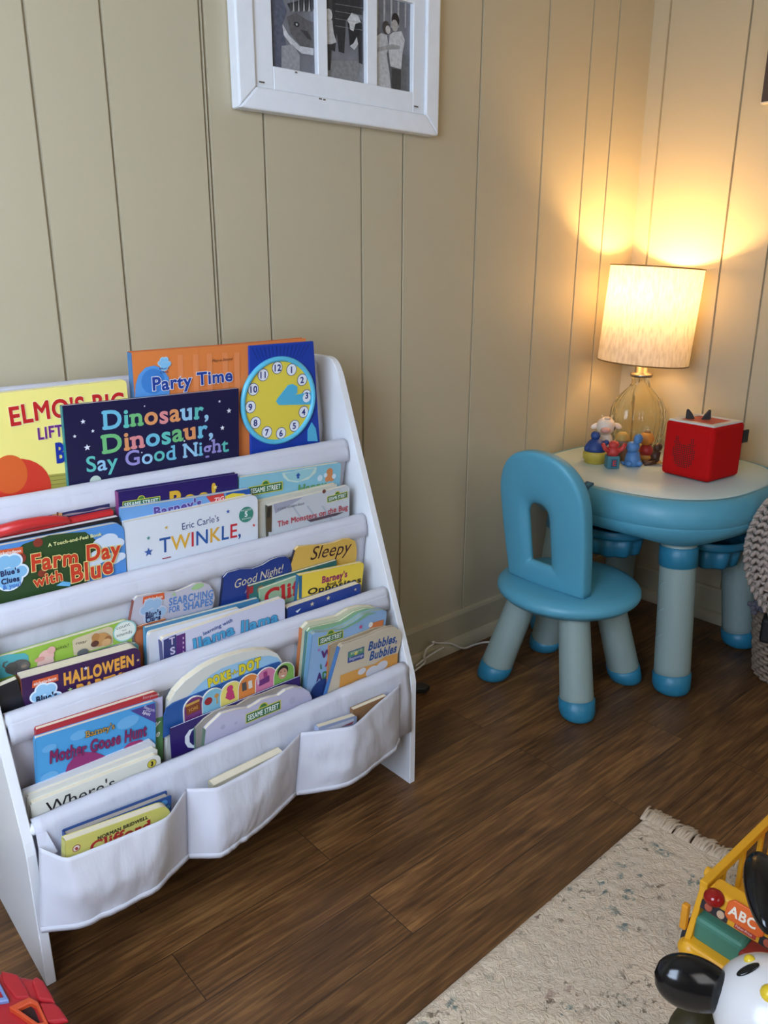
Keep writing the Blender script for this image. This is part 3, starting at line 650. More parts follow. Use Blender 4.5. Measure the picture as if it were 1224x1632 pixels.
b = Book('lavender white board book with blue wavy title and navy spine strip', 2, 0, 0.013, [cF(235, 482), cF(345, 445), cF(1035, 212)], (204, 204, 222), r=(0.006, 0.010), spine=(60, 62, 110)); p = b.pr
p.poly([cF(247, 490), cF(330, 452), cF(330, 640), cF(247, 660)], (52, 58, 112)); p.poly([cF(330, 462), cF(388, 442), cF(392, 600), cF(330, 620)], (88, 42, 112))
for y in (470, 500, 530, 560): p.poly([cF(371, y), cF(378, y-2), cF(378, y+12), cF(371, y+14)], (220, 190, 210))
p.text('T', cF(285, 522), cF(322, 510), 11, (200, 190, 214), bold=0.03); p.text('S', cF(290, 585), cF(326, 572), 11, (200, 190, 214), bold=0.03)
p.text('learning with', cF(503, 460), cF(696, 366), 6, (70, 92, 150), bold=0.02); p.text('llama', cF(440, 556), cF(712, 446), 17, (74, 160, 200), bold=0.035, line=(50, 70, 120), lw=0.02, jit=0.08, arc=0.06); p.text('llama', cF(745, 440), cF(992, 368), 17, (74, 160, 200), bold=0.035, line=(50, 70, 120), lw=0.02, jit=0.08); b.done()
b = Book('deep blue wavy topped board book with cream script title', 2, 0.0435, 0.006, [cD(192, 648), cD(215, 622), cD(280, 604), cD(350, 600), cD(405, 580), cD(450, 552), cD(490, 538), cD(530, 534), cD(552, 552), cD(562, 600)], (36, 60, 130), spine=(28, 36, 70)); p = b.pr
p.text('Good Night!', cD(245, 708), cD(512, 618), 13, (214, 200, 168), slant=0.3, bold=0.0, jit=0.05); p.text('All', cD(305, 733), cD(345, 718), 5, (190, 190, 190)); b.done()
b = Book('mustard wavy topped board book with dark script title', 2, 0.0435, 0.006, [cD(580, 498), cD(598, 480), cD(660, 474), cD(730, 470), cD(785, 460), cD(840, 440), cD(875, 437), cD(905, 450), cD(914, 495), cD(912, 540)], (214, 174, 84), spine=(52, 46, 60)); p = b.pr
p.text('Sleepy', cD(655, 556), cD(872, 510), 20, (62, 36, 42), slant=0.3, bold=0.0, jit=0.06); b.done()
b = Book('thin teal green hardback behind the pale green book', 2, 0.0352, 0.007, [cD(328, 694), cD(805, 553)], (52, 108, 104), 'paper', spine=(140, 40, 46)); p = b.pr
p.poly([cD(330, 700), cD(352, 690), cD(350, 730), cD(330, 736)], (170, 44, 50)); p.disc(*cD(392, 712), 6, (150, 106, 66)); p.poly([cD(470, 660), cD(650, 606), cD(650, 640), cD(470, 690)], (66, 120, 130)); b.done()
b = Book('pale green book with big red title letters cut by its neighbours', 2, 0.0285, 0.006, [cD(390, 712), cD(590, 640)], (156, 186, 150), 'paper'); p = b.pr
p.text('Clif', cD(412, 800), cD(600, 735), 23, (190, 38, 44), bold=0.035, serif=True); b.done()
b = Book('yellow board book with magenta title at the right of the third sling', 2, 0.019, 0.009, [cD(600, 635), cD(954, 563)], (236, 206, 74), r=(0, 0.010), spine=(44, 100, 140)); p = b.pr
p.poly([cD(598, 640), cD(616, 636), cD(614, 760), cD(598, 760)], (44, 104, 140))
p.text("Barney's", cD(722, 678), cD(862, 642), 10, (150, 34, 96), bold=0.035, serif=True); p.text('Book of', cD(750, 694), cD(830, 673), 4.6, (40, 36, 36), bold=0.03); p.text('Opposites', cD(645, 742), cD(938, 670), 9, (40, 36, 36), bold=0.03); b.done()
b = Book('dark blue board book with cream stars by the right panel', 2, 0, 0.018, [cD(540, 812), cD(936, 678)], (40, 66, 140), r=(0.003, 0.006), spine=(40, 50, 90)); p = b.pr
p.star(*cD(671, 791), 4, (220, 206, 160)); p.star(*cD(758, 758), 4, (220, 206, 160)); p.star(*cD(905, 712), 2.6, (220, 206, 160)); p.poly([cD(580, 830), cD(610, 812), cD(604, 822), cD(590, 838)], (220, 224, 230)); b.done()

# ---- lowest sling
b = Book('tall red topped board book with a lilac and green right side', 3, 0.033, 0.01, [cH(222, 318), cH(962, 82)], (176, 44, 52), r=(0.002, 0.008)); p = b.pr
p.poly([cH(300, 330), cH(990, 112), cH(992, 300), cH(300, 500)], (184, 180, 208)); p.poly([cH(900, 262), cH(992, 235), cH(992, 500), cH(900, 530)], (92, 138, 84))
p.text('y', cH(940, 296), cH(972, 288), 9, (234, 236, 226), slant=.2, bold=.02); p.text('e', cH(945, 362), cH(972, 355), 10, (234, 236, 226), slant=.2, bold=.02); p.text('Storybook', cH(868, 130), cH(970, 104), 4, (220, 190, 190)); b.done()
b = Book('sky blue board book with dark pink title and purple corner flash', 3, 0.024, 0.0085, [cH(214, 372), cH(950, 142)], (76, 158, 214), r=(0.003, 0.006)); p = b.pr
for q in ((cH(480, 350), 12), (cH(780, 270), 16), (cH(300, 430), 10), (cH(700, 380), 10), (cH(300, 600), 12)): p.disc(*q[0], q[1], (106, 174, 222), 0.6)
p.poly([cH(792, 200), cH(942, 152), cH(950, 276)], (78, 66, 138))
p.text('Search', cH(872, 182), cH(938, 208), 5, (226, 222, 236)); p.text('and', cH(886, 200), cH(912, 210), 3.4, (226, 222, 236)); p.text('Spot', cH(862, 214), cH(910, 232), 6, (226, 222, 236), bold=.02)
p.poly([cH(395, 580), cH(410, 530), cH(450, 480), cH(510, 452), cH(580, 452), cH(640, 475), cH(700, 520), cH(720, 600), cH(500, 680), cH(400, 690)], (146, 46, 108)); p.disc(*cH(805, 430), 14, (166, 48, 104), .8); p.disc(*cH(840, 412), 9, (156, 44, 100))
p.text("Barney's", cH(518, 364), cH(698, 306), 9.5, (206, 160, 70), serif=True, line=(60, 40, 40), lw=0.04, jit=0.1); p.text('Mother Goose Hunt', cH(298, 522), cH(890, 352), 19, (132, 34, 88), bold=0.03, line=(70, 40, 100), lw=0.02, jit=0.14); b.done()
b = Book('grey white hardback at the back of the stack of white books', 3, 0.0186, 0.005, [cH(140, 690), cH(915, 378), cH(948, 408)], (204, 206, 212), 'board', pages=M((196, 196, 200), 0.7, 'grey_pages'), r=(0.002, 0)); b.done()
b = Book('plain white board book right behind the black titled white book', 3, 0.0112, 0.0072, [cH(168, 722), cH(935, 428), cH(960, 440)], (214, 212, 204), 'board', r=(0.003, 0)); b.done()
b = Book('white board book with a large black lettered title', 3, 0, 0.011, [cH(190, 772), cH(978, 462)], (222, 220, 208), r=(0.004, 0.012)); p = b.pr
p.text("Where's", cH(284, 838), cH(706, 668), 20, (32, 30, 32), serif=True); p.disc(*cH(925, 523), 6.6, (60, 56, 40)); p.disc(*cH(925, 523), 6, (206, 190, 70)); p.poly([cH(918, 512), cH(930, 508), cH(934, 522), cH(928, 540), cH(916, 536), cH(924, 524)], (40, 36, 34)); b.done()
# the pop button book: tall arch with six round tabs
b = Book('arch topped board book with yellow title and round picture tabs', 3, 0.0262, 0.016, [cI(92, 475), cI(130, 405), cI(200, 330), cI(320, 242), cI(400, 200), cI(480, 166), cI(600, 130), cI(700, 114), cI(780, 114), cI(840, 140), cI(872, 190), cI(885, 260)], (214, 214, 206), name='pop_button_book'); p = b.pr
p.poly([cI(150, 490), cI(230, 420), cI(300, 350), cI(370, 290), cI(450, 240), cI(560, 200), cI(680, 165), cI(780, 152), cI(840, 165), cI(868, 200), cI(880, 330), cI(860, 480), cI(150, 560)], (152, 196, 226))
p.text('POKE', cI(358, 372), cI(520, 300), 13, (224, 206, 50), bold=0.07, line=(60, 60, 40), lw=0.03, jit=0.1); p.text('-A-', cI(520, 288), cI(565, 268), 7, (224, 206, 50), bold=0.04, line=(60, 60, 40), lw=0.03); p.text('DOT', cI(570, 282), cI(725, 226), 14, (224, 206, 50), bold=0.07, line=(60, 60, 40), lw=0.03, jit=0.1)
b.done()
pb = p; mb = MB()
pf = lambda q, k: pb.at(*q)+pb.n*k
mb.prism([pf(q, .0006) for q in (cI(40, 720), cI(45, 570), cI(62, 515), cI(110, 478), cI(300, 402), cI(480, 330), cI(660, 262), cI(800, 205), cI(850, 192), cI(930, 400), cI(300, 560))], pb.n*0.003)
mb.build('front_board', M((38, 84, 150), 0.3, 'cover'), b.root)
TAB = [(cI(252, 500), 17, (112, 52, 112)), (cI(380, 448), 17.5, (128, 186, 210)), (cI(508, 402), 18, (228, 214, 110)), (cI(630, 350), 18, (220, 132, 64)), (cI(748, 305), 18, (208, 122, 160)), (cI(872, 268), 17.5, (124, 176, 84))]
for i, (q, r_, c_) in enumerate(TAB):
    c0 = pb.at(*q); Rr = (pb.at(q[0], q[1]-r_)-c0).length; R3b = Matrix((pb.x, pb.y, pb.n)).transposed()
    out = [Vector((Rr*math.cos(a*PI/12), Rr*math.sin(a*PI/12), 0)) for a in range(13)]+[Vector((-Rr, -Rr*1.9, 0)), Vector((Rr, -Rr*1.9, 0))]
    mb = MB(); z0 = 0.0034+0.0005*i
    mb.prism([c0+R3b @ (v+Vector((0, 0, z0))) for v in out], pb.n*(0.0012+0.0007*(5-i)*0.4), 0)
    top = z0+0.0012+0.0007*(5-i)*0.4+0.0002
    mb.poly([c0+R3b @ (v*0.93+Vector((0, 0, top))) for v in out], 1)
    tb = mb.build('picture_tab', [M((226, 220, 208), 0.6, 'card'), ink(c_)], b.root, recalc=False)
    tp = Print(pb.p+pb.n*(top+0.0001), pb.n)
    x, y = q
    if i == 0: tp.poly([(x-12, y+2), (x+10, y-8), (x+12, y+6), (x-10, y+16)], (130, 66, 36)); tp.poly([(x-12, y-1), (x+10, y-11), (x+10, y-7), (x-12, y+3)], (196, 150, 70)); tp.text('YORE', (x-7, y+11), (x+8, y+4), 5, (220, 170, 80))
    if i == 1: tp.disc(x-5, y+5, 6, (150, 40, 44)); tp.disc(x+8, y-4, 3.4, (206, 150, 70)); tp.poly([(x+7, y-4), (x+9, y-5), (x+10, y+8), (x+8, y+9)], (196, 150, 80))
    if i == 2: tp.disc(x, y-5, 5, (196, 60, 110)); tp.disc(x, y+4, 6, (190, 60, 110), 1.2); tp.poly([(x-8, y+10), (x-3, y+4), (x+6, y+2), (x+8, y+10), (x, y+14)], (190, 60, 110))
    if i == 3: tp.poly([(x-9, y-1), (x-2, y-4), (x-1, y+9), (x-8, y+12)], (84, 84, 84)); tp.poly([(x+1, y-4), (x+7, y-7), (x+8, y+5), (x+2, y+8)], (220, 214, 204))
    if i == 4: tp.poly([(x-10, y+6), (x+8, y-4), (x+8, y+6), (x-8, y+14)], (112, 52, 120)); tp.poly([(x-2, y-8), (x+4, y-11), (x+5, y-2), (x-1, y+1)], (150, 60, 120)); tp.poly([(x-12, y-2), (x-9, y-4), (x-8, y+10), (x-11, y+12)], (220, 190, 210))
    if i == 5: tp.disc(x+1, y-2, 9, (34, 28, 28)); tp.disc(x+1, y+2, 7.4, (200, 150, 124), 1.15); tp.poly([(x-3, y+6), (x+4, y+4), (x+2, y+7)], (245, 240, 235)); tp.disc(x-2, y-0.5, .9, (40, 30, 28)); tp.disc(x+4, y-2, .9, (40, 30, 28))
    tp.finish(tb)
b = Book('dark violet picture book with a white crescent moon', 3, 0.014, 0.003, [cI(95, 660), cI(998, 295)], (46, 30, 100), 'paper', pages=M((222, 222, 228), 0.7, 'white_pages')); p = b.pr
mo_ = [cI(262, 655), cI(225, 670), cI(195, 715), cI(195, 760), cI(215, 792), cI(255, 795), cI(290, 780), cI(250, 775), cI(228, 755), cI(226, 715), cI(240, 680)]
p.poly(mo_, (222, 226, 234)); b.done()
b = Book('pale lavender cloud shaped board book with a small green sign', 3, 0, 0.009, [cI(340, 668), cI(365, 640), cI(410, 598), cI(450, 560), cI(500, 545), cI(560, 530), cI(640, 520), cI(690, 492), cI(730, 464), cI(790, 445), cI(850, 432), cI(900, 395), cI(960, 376), cI(1020, 380), cI(1062, 405), cI(1080, 445), cI(1080, 460)], (188, 184, 206), spine=(92, 118, 98)); p = b.pr
p.sign(cI(632, 605), cI(848, 515), 8); p.disc(*cI(458, 648), 3.5, (170, 168, 190)); p.disc(*cI(940, 462), 5, (178, 176, 198)); p.disc(*cI(548, 620), 2.5, (172, 170, 192))
b.done()
b = Book('brown edged cloud shaped board book behind the pale lavender one', 3, 0.0092, 0.0045, [cI(268, 660), cI(330, 595), cI(400, 545), cI(480, 515), cI(560, 500), cI(640, 450), cI(740, 418), cI(830, 380), cI(900, 358), cI(980, 362), cI(1010, 380)], (150, 142, 134), spine=(86, 120, 100)); b.done()
# right hand stack of wavy books
b = Book('orange spined cream board book at the back of the right stack', 3, 0.034, 0.01, [cG(358, 445), cG(400, 405), cG(520, 380), cG(600, 360), cG(680, 310), cG(760, 290), cG(850, 290), cG(880, 310)], (206, 206, 178), spine=(186, 112, 62)); b.done()
b = Book('teal spined board book squeezed in the middle of the right stack', 3, 0.0268, 0.0068, [cG(392, 465), cG(415, 440), cG(520, 418), cG(620, 395), cG(720, 330), cG(800, 305), cG(880, 312), cG(895, 330)], (140, 178, 140), spine=(74, 120, 122)); b.done()
b = Book('light blue wavy board book with dark purple title and a small sign', 3, 0.014, 0.013, [cG(428, 488), cG(450, 474), cG(530, 470), cG(600, 452), cG(660, 430), cG(720, 395), cG(780, 352), cG(850, 328), cG(920, 315), cG(944, 325), cG(944, 360)], (142, 176, 214), spine=(110, 150, 180), pages=M((150, 168, 160), 0.7, 'aged_pages')); p = b.pr
p.poly([cG(560, 455), cG(640, 440), cG(740, 385), cG(800, 335), cG(880, 335), cG(820, 350), cG(745, 400), cG(650, 450)], (128, 176, 140))
p.sign(cG(480, 548), cG(628, 500), 7); p.text('Wild', cG(487, 655), cG(640, 605), 11, (92, 44, 110), bold=.05, jit=.12); p.text('A', cG(516, 706), cG(556, 692), 10, (150, 40, 80), bold=.05); p.text('ADVENTURE', cG(455, 812), cG(760, 700), 11, [(70, 40, 110), (60, 120, 70), (60, 40, 100)], bold=.05, jit=.12)
p.star(*cG(762, 432), 4, (196, 70, 120)); p.star(*cG(470, 592), 3, (180, 120, 180)); p.disc(*cG(490, 885), 20, (40, 62, 120)); p.poly([cG(820, 440), cG(850, 400), cG(920, 380), cG(915, 420), cG(860, 450)], (206, 120, 70)); p.disc(*cG(830, 415), 4, (230, 226, 220)); p.poly([cG(478, 690), cG(484, 688), cG(490, 720), cG(480, 728)], (60, 120, 90)); b.done()
b = Book('orange spined board book behind the bubble book', 3, 0.009, 0.0045, [cG(548, 560), cG(575, 545), cG(640, 525), cG(760, 480), cG(860, 440), cG(940, 425)], (170, 150, 120), spine=(190, 120, 66)); b.done()
b = Book('sand coloured wavy board book with a bold blue title', 3, -0.002, 0.01, [cG(622, 575), cG(640, 556), cG(690, 545), cG(780, 512), cG(840, 490), cG(890, 465), cG(950, 440), cG(1000, 432), cG(1035, 455), cG(1047, 500), cG(1040, 560)], (204, 192, 170), spine=(70, 110, 160), pages=M((176, 160, 136), 0.7, 'aged_pages')); p = b.pr
p.text('Bubbles,', cG(812, 600), cG(1018, 535), 13, (40, 86, 152), bold=.03, slant=.15); p.text('Bubbles', cG(820, 668), cG(1012, 606), 13, (40, 86, 152), bold=.03, slant=.15)
p.poly([cG(675, 608), cG(788, 568), cG(784, 650), cG(672, 686)], (64, 84, 150)); p.poly([cG(678, 612), cG(786, 574), cG(785, 610), cG(676, 650)], (84, 140, 110)); p.disc(*cG(730, 615), 3, (214, 196, 90)); p.text('Beginnings', cG(682, 668), cG(780, 636), 4.5, (214, 214, 226)); p.text('SESAME', cG(690, 628), cG(775, 598), 4, (214, 220, 190))
p.poly([cG(620, 770), cG(700, 740), cG(770, 715), cG(860, 690), cG(930, 640), cG(1020, 615), cG(1015, 760), cG(610, 890)], (214, 154, 74))
for q in ((cG(770, 740), 7), (cG(840, 740), 11), (cG(910, 700), 10), (cG(880, 720), 8)): p.disc(*q[0], q[1], (206, 206, 214), .7)
b.done()

# ---- front pockets
b = Book('blue hardback standing in the left front pocket', 4, 0.018, 0.018, [cH(408, 962), cH(1045, 718)], (40, 74, 132), 'hard', r=(0, 0.002), tilt=-2, pages=M((170, 158, 146), 0.8, 'worn_pages')); p = b.pr
p.disc(*cH(1000, 765), 5, (70, 130, 180)); p.disc(*cH(1022, 790), 3.5, (80, 140, 170)); b.done()
b = Book('pale yellow board book with red lettered title in the left pocket', 4, 0, 0.016, [cH(400, 1000), cH(1040, 770)], (206, 198, 104), r=(0.001, 0.020), tilt=-2, spine=(190, 184, 96)); p = b.pr
p.text('NORMAN BRIDWELL', cH(594, 990), cH(902, 858), 5.2, (44, 44, 30), bold=.04, serif=True); p.text('Clifford', cH(548, 1070), cH(922, 920), 16, (176, 42, 40), bold=.03, serif=True); p.disc(*cH(465, 1038), 5.4, (150, 50, 48)); p.disc(*cH(465, 1038), 4.4, (226, 214, 200)); p.paw(*cH(465, 1040), 2.4, (170, 60, 60), (226, 214, 200)); b.done()
b = Book('thick cream paged book alone in the middle front pocket', 4, 0.010, 0.020, [cJ(130, 652), cJ(490, 476)], (186, 178, 150), tilt=-2, r=(0, 0), bottom=.205); b.done()
b = Book('grey blue board book in the right front pocket', 4, 0.014, 0.014, [cJ(672, 352), cJ(868, 290)], (150, 160, 186), r=(0, 0.006), tilt=-2, bottom=.225); p = b.pr
p.poly([cJ(700, 358), cJ(850, 305), cJ(850, 330), cJ(760, 360)], (196, 200, 210)); p.poly([cJ(780, 350), cJ(850, 318), cJ(840, 335)], (150, 70, 76)); b.done()
b = Book('brown board book leaning in the right corner of the front pocket', 4, 0.026, 0.012, [cJ(850, 262), cJ(1020, 190)], (150, 112, 76), tilt=-2, spine=(140, 100, 66)); b.done()

# ------------------------------------------------------------------ picture frame on the back wall
PF = WY-0.034
pA, pB_ = on_y(*cP(75, 572), PF), on_y(*cP(1152, 742), PF)
FX0, FX1, FZ0 = pA.x, pB_.x, (pA.z+pB_.z)/2
oA, oB = on_y(*cP(240, 362), WY-0.014), on_y(*cP(995, 505), WY-0.014); tC = on_y(*cP(1000, 24), WY-0.014)
PZ0, PZ1 = (oA.z+oB.z)/2, tC.z
FZ1 = PZ1 + (PZ1-PZ0) + 0.022 + (PZ0-FZ0)
fr = thing('framed_photographs', 'white distressed wooden frame holding black and white photos', 'picture frame', ((FX0+FX1)/2, WY, FZ0))
WOODW = M((232, 235, 240), 0.45, 'chalk_paint', 0.05, 40, 0.25)
def ring_frame(x0, x1, z0, z1, wd, y0, y1):
    mb = MB()
    mb.prism([(x0, y0, z0), (x1, y0, z0), (x1-wd, y0, z0+wd), (x0+wd, y0, z0+wd)], (0, y1-y0, 0)); mb.prism([(x0, y0, z1), (x0+wd, y0, z1-wd), (x1-wd, y0, z1-wd), (x1, y0, z1)], (0, y1-y0, 0))
    mb.prism([(x0, y0, z0), (x0+wd, y0, z0+wd), (x0+wd, y0, z1-wd), (x0, y0, z1)], (0, y1-y0, 0)); mb.prism([(x1, y0, z0), (x1, y0, z1), (x1-wd, y0, z1-wd), (x1-wd, y0, z0+wd)], (0, y1-y0, 0)); return mb
s1 = on_y(*cP(165, 466), PF-0.004); wo = s1.x-FX0
ring_frame(FX0, FX1, FZ0, FZ1, wo+0.004, WY-0.001, PF).build('outer_moulding', WOODW, fr, bevel=0.004, seg=2)
ix0, ix1, iz0, iz1 = FX0+wo, FX1-wo, FZ0+wo, FZ1-wo
px = [oA.x, on_y(*cP(483, 400), WY-0.014).x, on_y(*cP(537, 418), WY-0.014).x, on_y(*cP(748, 455), WY-0.014).x, on_y(*cP(803, 470), WY-0.014).x, oB.x]
mb = MB(); yb0, yb1 = WY-0.002, WY-0.026
def fbx(x0, x1, z0, z1): mb.box(((x0+x1)/2, (yb0+yb1)/2, (z0+z1)/2), (x1-x0, yb0-yb1, z1-z0))
fbx(ix0+.0045, px[0], iz0+.0045, iz1-.0045); fbx(px[5], ix1-.0045, iz0+.0045, iz1-.0045); fbx(px[0], px[5], iz0+.0045, PZ0); fbx(px[0], px[5], PZ1, PZ1+0.022); fbx(px[0], px[5], PZ1+0.022+(PZ1-PZ0), iz1-.0045)
for a, b_ in ((px[1], px[2]), (px[3], px[4])):
    for z0, z1 in ((PZ0, PZ1), (PZ1+0.022, PZ1+0.022+PZ1-PZ0)): fbx(a, b_, z0, z1)
mb.build('window_muntins', WOODW, fr, bevel=0.0015, seg=1)
mb = MB(); 
for p0, p1 in ((cP(180, 444), cP(210, 446)), (cP(505, 534), cP(520, 537)), (cP(528, 540), cP(540, 541)), (cP(1020, 576), cP(1042, 579)), (cP(378, 385), cP(384, 400))):
    a, b_ = on_y(*p0, PF-0.0006), on_y(*p1, PF-0.0006); mb.box((a+b_)/2, ((b_-a).length, 0.0006, 0.003))
mb.build('worn_spots', M((90, 80, 70), 0.8, 'bare_wood'), fr)
GREY = [M((g, g, g+4), 0.25, 'photo_paper', 0.35, 90) for g in (70, 110, 150, 190)]
for j in range(2):
    for i in range(3):
        x0, x1 = px[2*i], px[2*i+1]; dz = j*(PZ1-PZ0+0.022)
        mb = MB(); mb.box(((x0+x1)/2, WY-0.012, (PZ0+PZ1)/2+dz), (x1-x0, 0.003, PZ1-PZ0))
        ph = mb.build('photo', M((118, 118, 124), 0.25, 'photo_paper', 0.4, 50), fr)
        if j: continue
        pr = Print(Vector((0, WY-0.0138, 0)), Vector((0, -1, 0))); pr.vary = .45
        if i == 0:
            pr.poly([cP(236, -30), cP(300, -20), cP(330, 60), cP(305, 140), cP(330, 260), cP(300, 370), cP(242, 358)], (92, 96, 112))
            pr.poly([cP(330, 90), cP(380, 70), cP(440, 110), cP(474, 120), cP(474, 280), cP(420, 270), cP(350, 180)], (98, 96, 98))
            pr.poly([cP(305, 130), cP(340, 190), cP(400, 250), cP(474, 262), cP(474, 300), cP(410, 290), cP(350, 240), cP(312, 190)], (196, 196, 200))
            pr.poly([cP(300, 250), cP(360, 240), cP(400, 300), cP(400, 390), cP(300, 372)], (150, 150, 154)); pr.poly([cP(330, 20), cP(480, -20), cP(480, 50), cP(420, 60), cP(350, 60)], (60, 60, 64))
            pr.disc(*cP(382, 133), 6, (52, 50, 52), .7); pr.disc(*cP(382, 133), 2, (180, 180, 180)); pr.poly([cP(400, 160), cP(440, 170), cP(468, 220), cP(440, 210)], (70, 68, 70))
            for k in range(9): pr.poly([cP(345+k*14, 65), cP(350+k*14, -10), cP(356+k*14, 60)], (168 if k % 2 else 80,)*3)
        if i == 1:
            pr.poly([cP(540, 330), cP(745, 330), cP(745, 455), cP(540, 418)], (132, 132, 134)); pr.poly([cP(540, -20), cP(745, -20), cP(745, 60), cP(540, 50)], (70, 70, 74))
            pr.poly([cP(575, 0), cP(740, -10), cP(740, 90), cP(690, 70), cP(650, 110), cP(640, 290), cP(610, 280), cP(600, 180), cP(590, 280), cP(570, 270)], (52, 52, 56))
            pr.poly([cP(655, 105), cP(690, 70), cP(735, 110), cP(738, 160), cP(740, 350), cP(720, 340), cP(715, 230), cP(670, 250), cP(665, 180)], (46, 46, 50))
            pr.poly([cP(655, 110), cP(680, 70), cP(715, 85), cP(730, 120), cP(700, 130), cP(690, 170), cP(672, 160), cP(668, 130)], (206, 206, 206)); pr.poly([cP(670, 250), cP(690, 235), cP(708, 200), cP(715, 240), cP(695, 272)], (196, 196, 196))
            pr.disc(*cP(556, 80), 8, (206, 206, 206), 1.2); pr.poly([cP(540, 110), cP(575, 110), cP(582, 180), cP(598, 230), cP(570, 240), cP(540, 240)], (190, 190, 192)); pr.poly([cP(540, 240), cP(572, 240), cP(565, 380), cP(540, 385)], (60, 60, 64))
            for k in range(4): pr.poly([cP(590, 20+k*40), cP(745, 45+k*40), cP(745, 47+k*40), cP(590, 22+k*40)], (150, 150, 150))
        if i == 2:
            pr.poly([cP(806, 280), cP(995, 300), cP(995, 505), cP(806, 470)], (104, 104, 106))
            for k in range(5): pr.poly([cP(815+k*38, 0), cP(825+k*38, 0), cP(823+k*38, 150), cP(815+k*38, 150)], (170, 170, 170))
            pr.poly([cP(885, 190), cP(905, 175), cP(950, 170), cP(968, 220), cP(955, 290), cP(948, 375), cP(890, 360), cP(880, 280)], (196, 196, 198)); pr.disc(*cP(917, 110), 9.5, (48, 44, 44), 1.2); pr.disc(*cP(913, 140), 8, (170, 166, 164), 1.2)
            pr.poly([cP(808, 200), cP(840, 180), cP(870, 190), cP(880, 260), cP(868, 290), cP(885, 400), cP(893, 488), cP(808, 470)], (186, 186, 188)); pr.disc(*cP(866, 150), 9, (70, 64, 62), 1.2); pr.disc(*cP(876, 162), 6, (190, 186, 184), 1.1); pr.poly([cP(808, 262), cP(900, 240), cP(940, 250), cP(940, 266), cP(860, 272), cP(808, 285)], (160, 158, 158))
            pr.poly([cP(896, 370), cP(946, 380), cP(944, 500), cP(896, 490)], (66, 66, 68))
        pr.art.build('picture', pr.mats, ph, recalc=False)
# second picture, half outside on the right wall
a = on_x(1213, 163, WX-0.02)
f2 = thing('canvas_print', 'dark photo print cut by the right edge on the right wall', 'picture frame', (WX, a.y-0.12, a.z))
mb = MB(); mb.box((WX-0.011, a.y-0.12, a.z+0.10), (0.02, 0.24, 0.20)); mb.build('canvas', M((66, 56, 52), 0.5, 'dark_print', 0.5, 30), f2, bevel=0.001)
mb = MB(); mb.box((WX-0.0215, a.y-0.05, a.z+0.145), (0.001, 0.085, 0.075)); mb.build('picture', M((140, 100, 82), 0.5, 'warm_print', 0.4, 40), f2)
mb = MB(); mb.box((WX-0.011, a.y-0.12, a.z-0.002), (0.022, 0.242, 0.004)); mb.build('bottom_edge', M((206, 196, 182), 0.5, 'pale_edge'), f2)

# ------------------------------------------------------------------ table
BLUE = M((84, 156, 180), 0.42, 'blue_plastic', 0.02, 6); DEEP = M((40, 120, 150), 0.42, 'deep_blue_plastic'); MINT = M((142, 160, 155), 0.45, 'mint_plastic'); TOPM = M((188, 208, 208), 0.33, 'table_top_plastic')
TX, TY, TZ = 2.138, 1.212, 0.578
tab = thing('play_table', 'blue rimmed kids table with pale top standing in the corner', 'table', (TX, TY, 0))
def sq_ring(hx, hy, z, n=96, e=2.7):
    out = []
    for j in range(n):
        a = 2*PI*j/n; c, s_ = math.cos(a), math.sin(a)
        k = (abs(c)**e+abs(s_)**e)**(-1/e); out.append(Vector((TX+hx*k*c, TY+hy*k*s_, z)))
    return out
HX, HY = 0.305, 0.312
mb = MB(); mb.rings([sq_ring(HX-0.02, HY-0.02, TZ-0.03), sq_ring(HX, HY, TZ-0.022), sq_ring(HX, HY, TZ-0.002), sq_ring(HX-0.003, HY-0.003, TZ), sq_ring(HX*0.5, HY*0.5, TZ), sq_ring(0.01, 0.01, TZ)], cap=True)
mb.build('table_top', TOPM, tab)
rim = [(0.001, -0.006), (0.006, -0.001), (0.018, -0.005), (0.029, -0.018), (0.036, -0.038), (0.037, -0.056), (0.035, -0.072), (0.0335, -0.0735), (0.0335, -0.0755), (0.034, -0.077), (0.028, -0.096), (0.014, -0.112), (-0.01, -0.120), (-0.05, -0.116), (-0.05, -0.03), (0.0, -0.03)]
def rim_ring(a, b_):
    r_ = sq_ring(HX+a, HY+a, TZ+b_)
    if -0.13 < b_ < -0.08:
        for j, q in enumerate(r_):
            t_ = 2*PI*j/len(r_); k_ = abs(math.sin(2*t_))**7*min(1, (-b_-.08)/.03); q.z -= .022*k_; q.x -= (q.x-TX)*.06*k_; q.y -= (q.y-TY)*.06*k_
    return r_
mb = MB(); mb.rings([rim_ring(a, b_) for a, b_ in rim], closed=True); mb.build('rim', BLUE, tab)
# finger slots in the rim: raised dark blocks, recess shade put into the colour
for ang in (PI*.985, math.atan2(-.285, .121)):
    c, s_ = math.cos(ang), math.sin(ang); k = (abs(c)**2.7+abs(s_)**2.7)**(-1/2.7)
    rt = Matrix.Rotation(math.atan2(s_, c), 3, 'Z') @ Matrix.Rotation(0.42, 3, 'Y')
    cpos = Vector((TX+(HX+0.016)*k*c, TY+(HY+0.016)*k*s_, TZ-0.0035))
    mb = MB(); mb.box(cpos, (0.036, 0.026, 0.006), rt); sl_ = mb.build('slot', M((40, 88, 116), 0.6, 'slot_shade_plastic'), tab, bevel=.0025)
    mb = MB(); mb.box(cpos+rt @ Vector((-.004, .004, .0024)), (0.014, 0.010, 0.004), rt); mb.build('slot_catch', DEEP, sl_, bevel=.001)
legs = [((1.942, 0.975), (1.958, 1.012)), ((2.372, 0.985), (2.335, 1.03)), ((1.985, 1.455), (1.985, 1.41)), ((2.345, 1.425), (2.32, 1.395))]
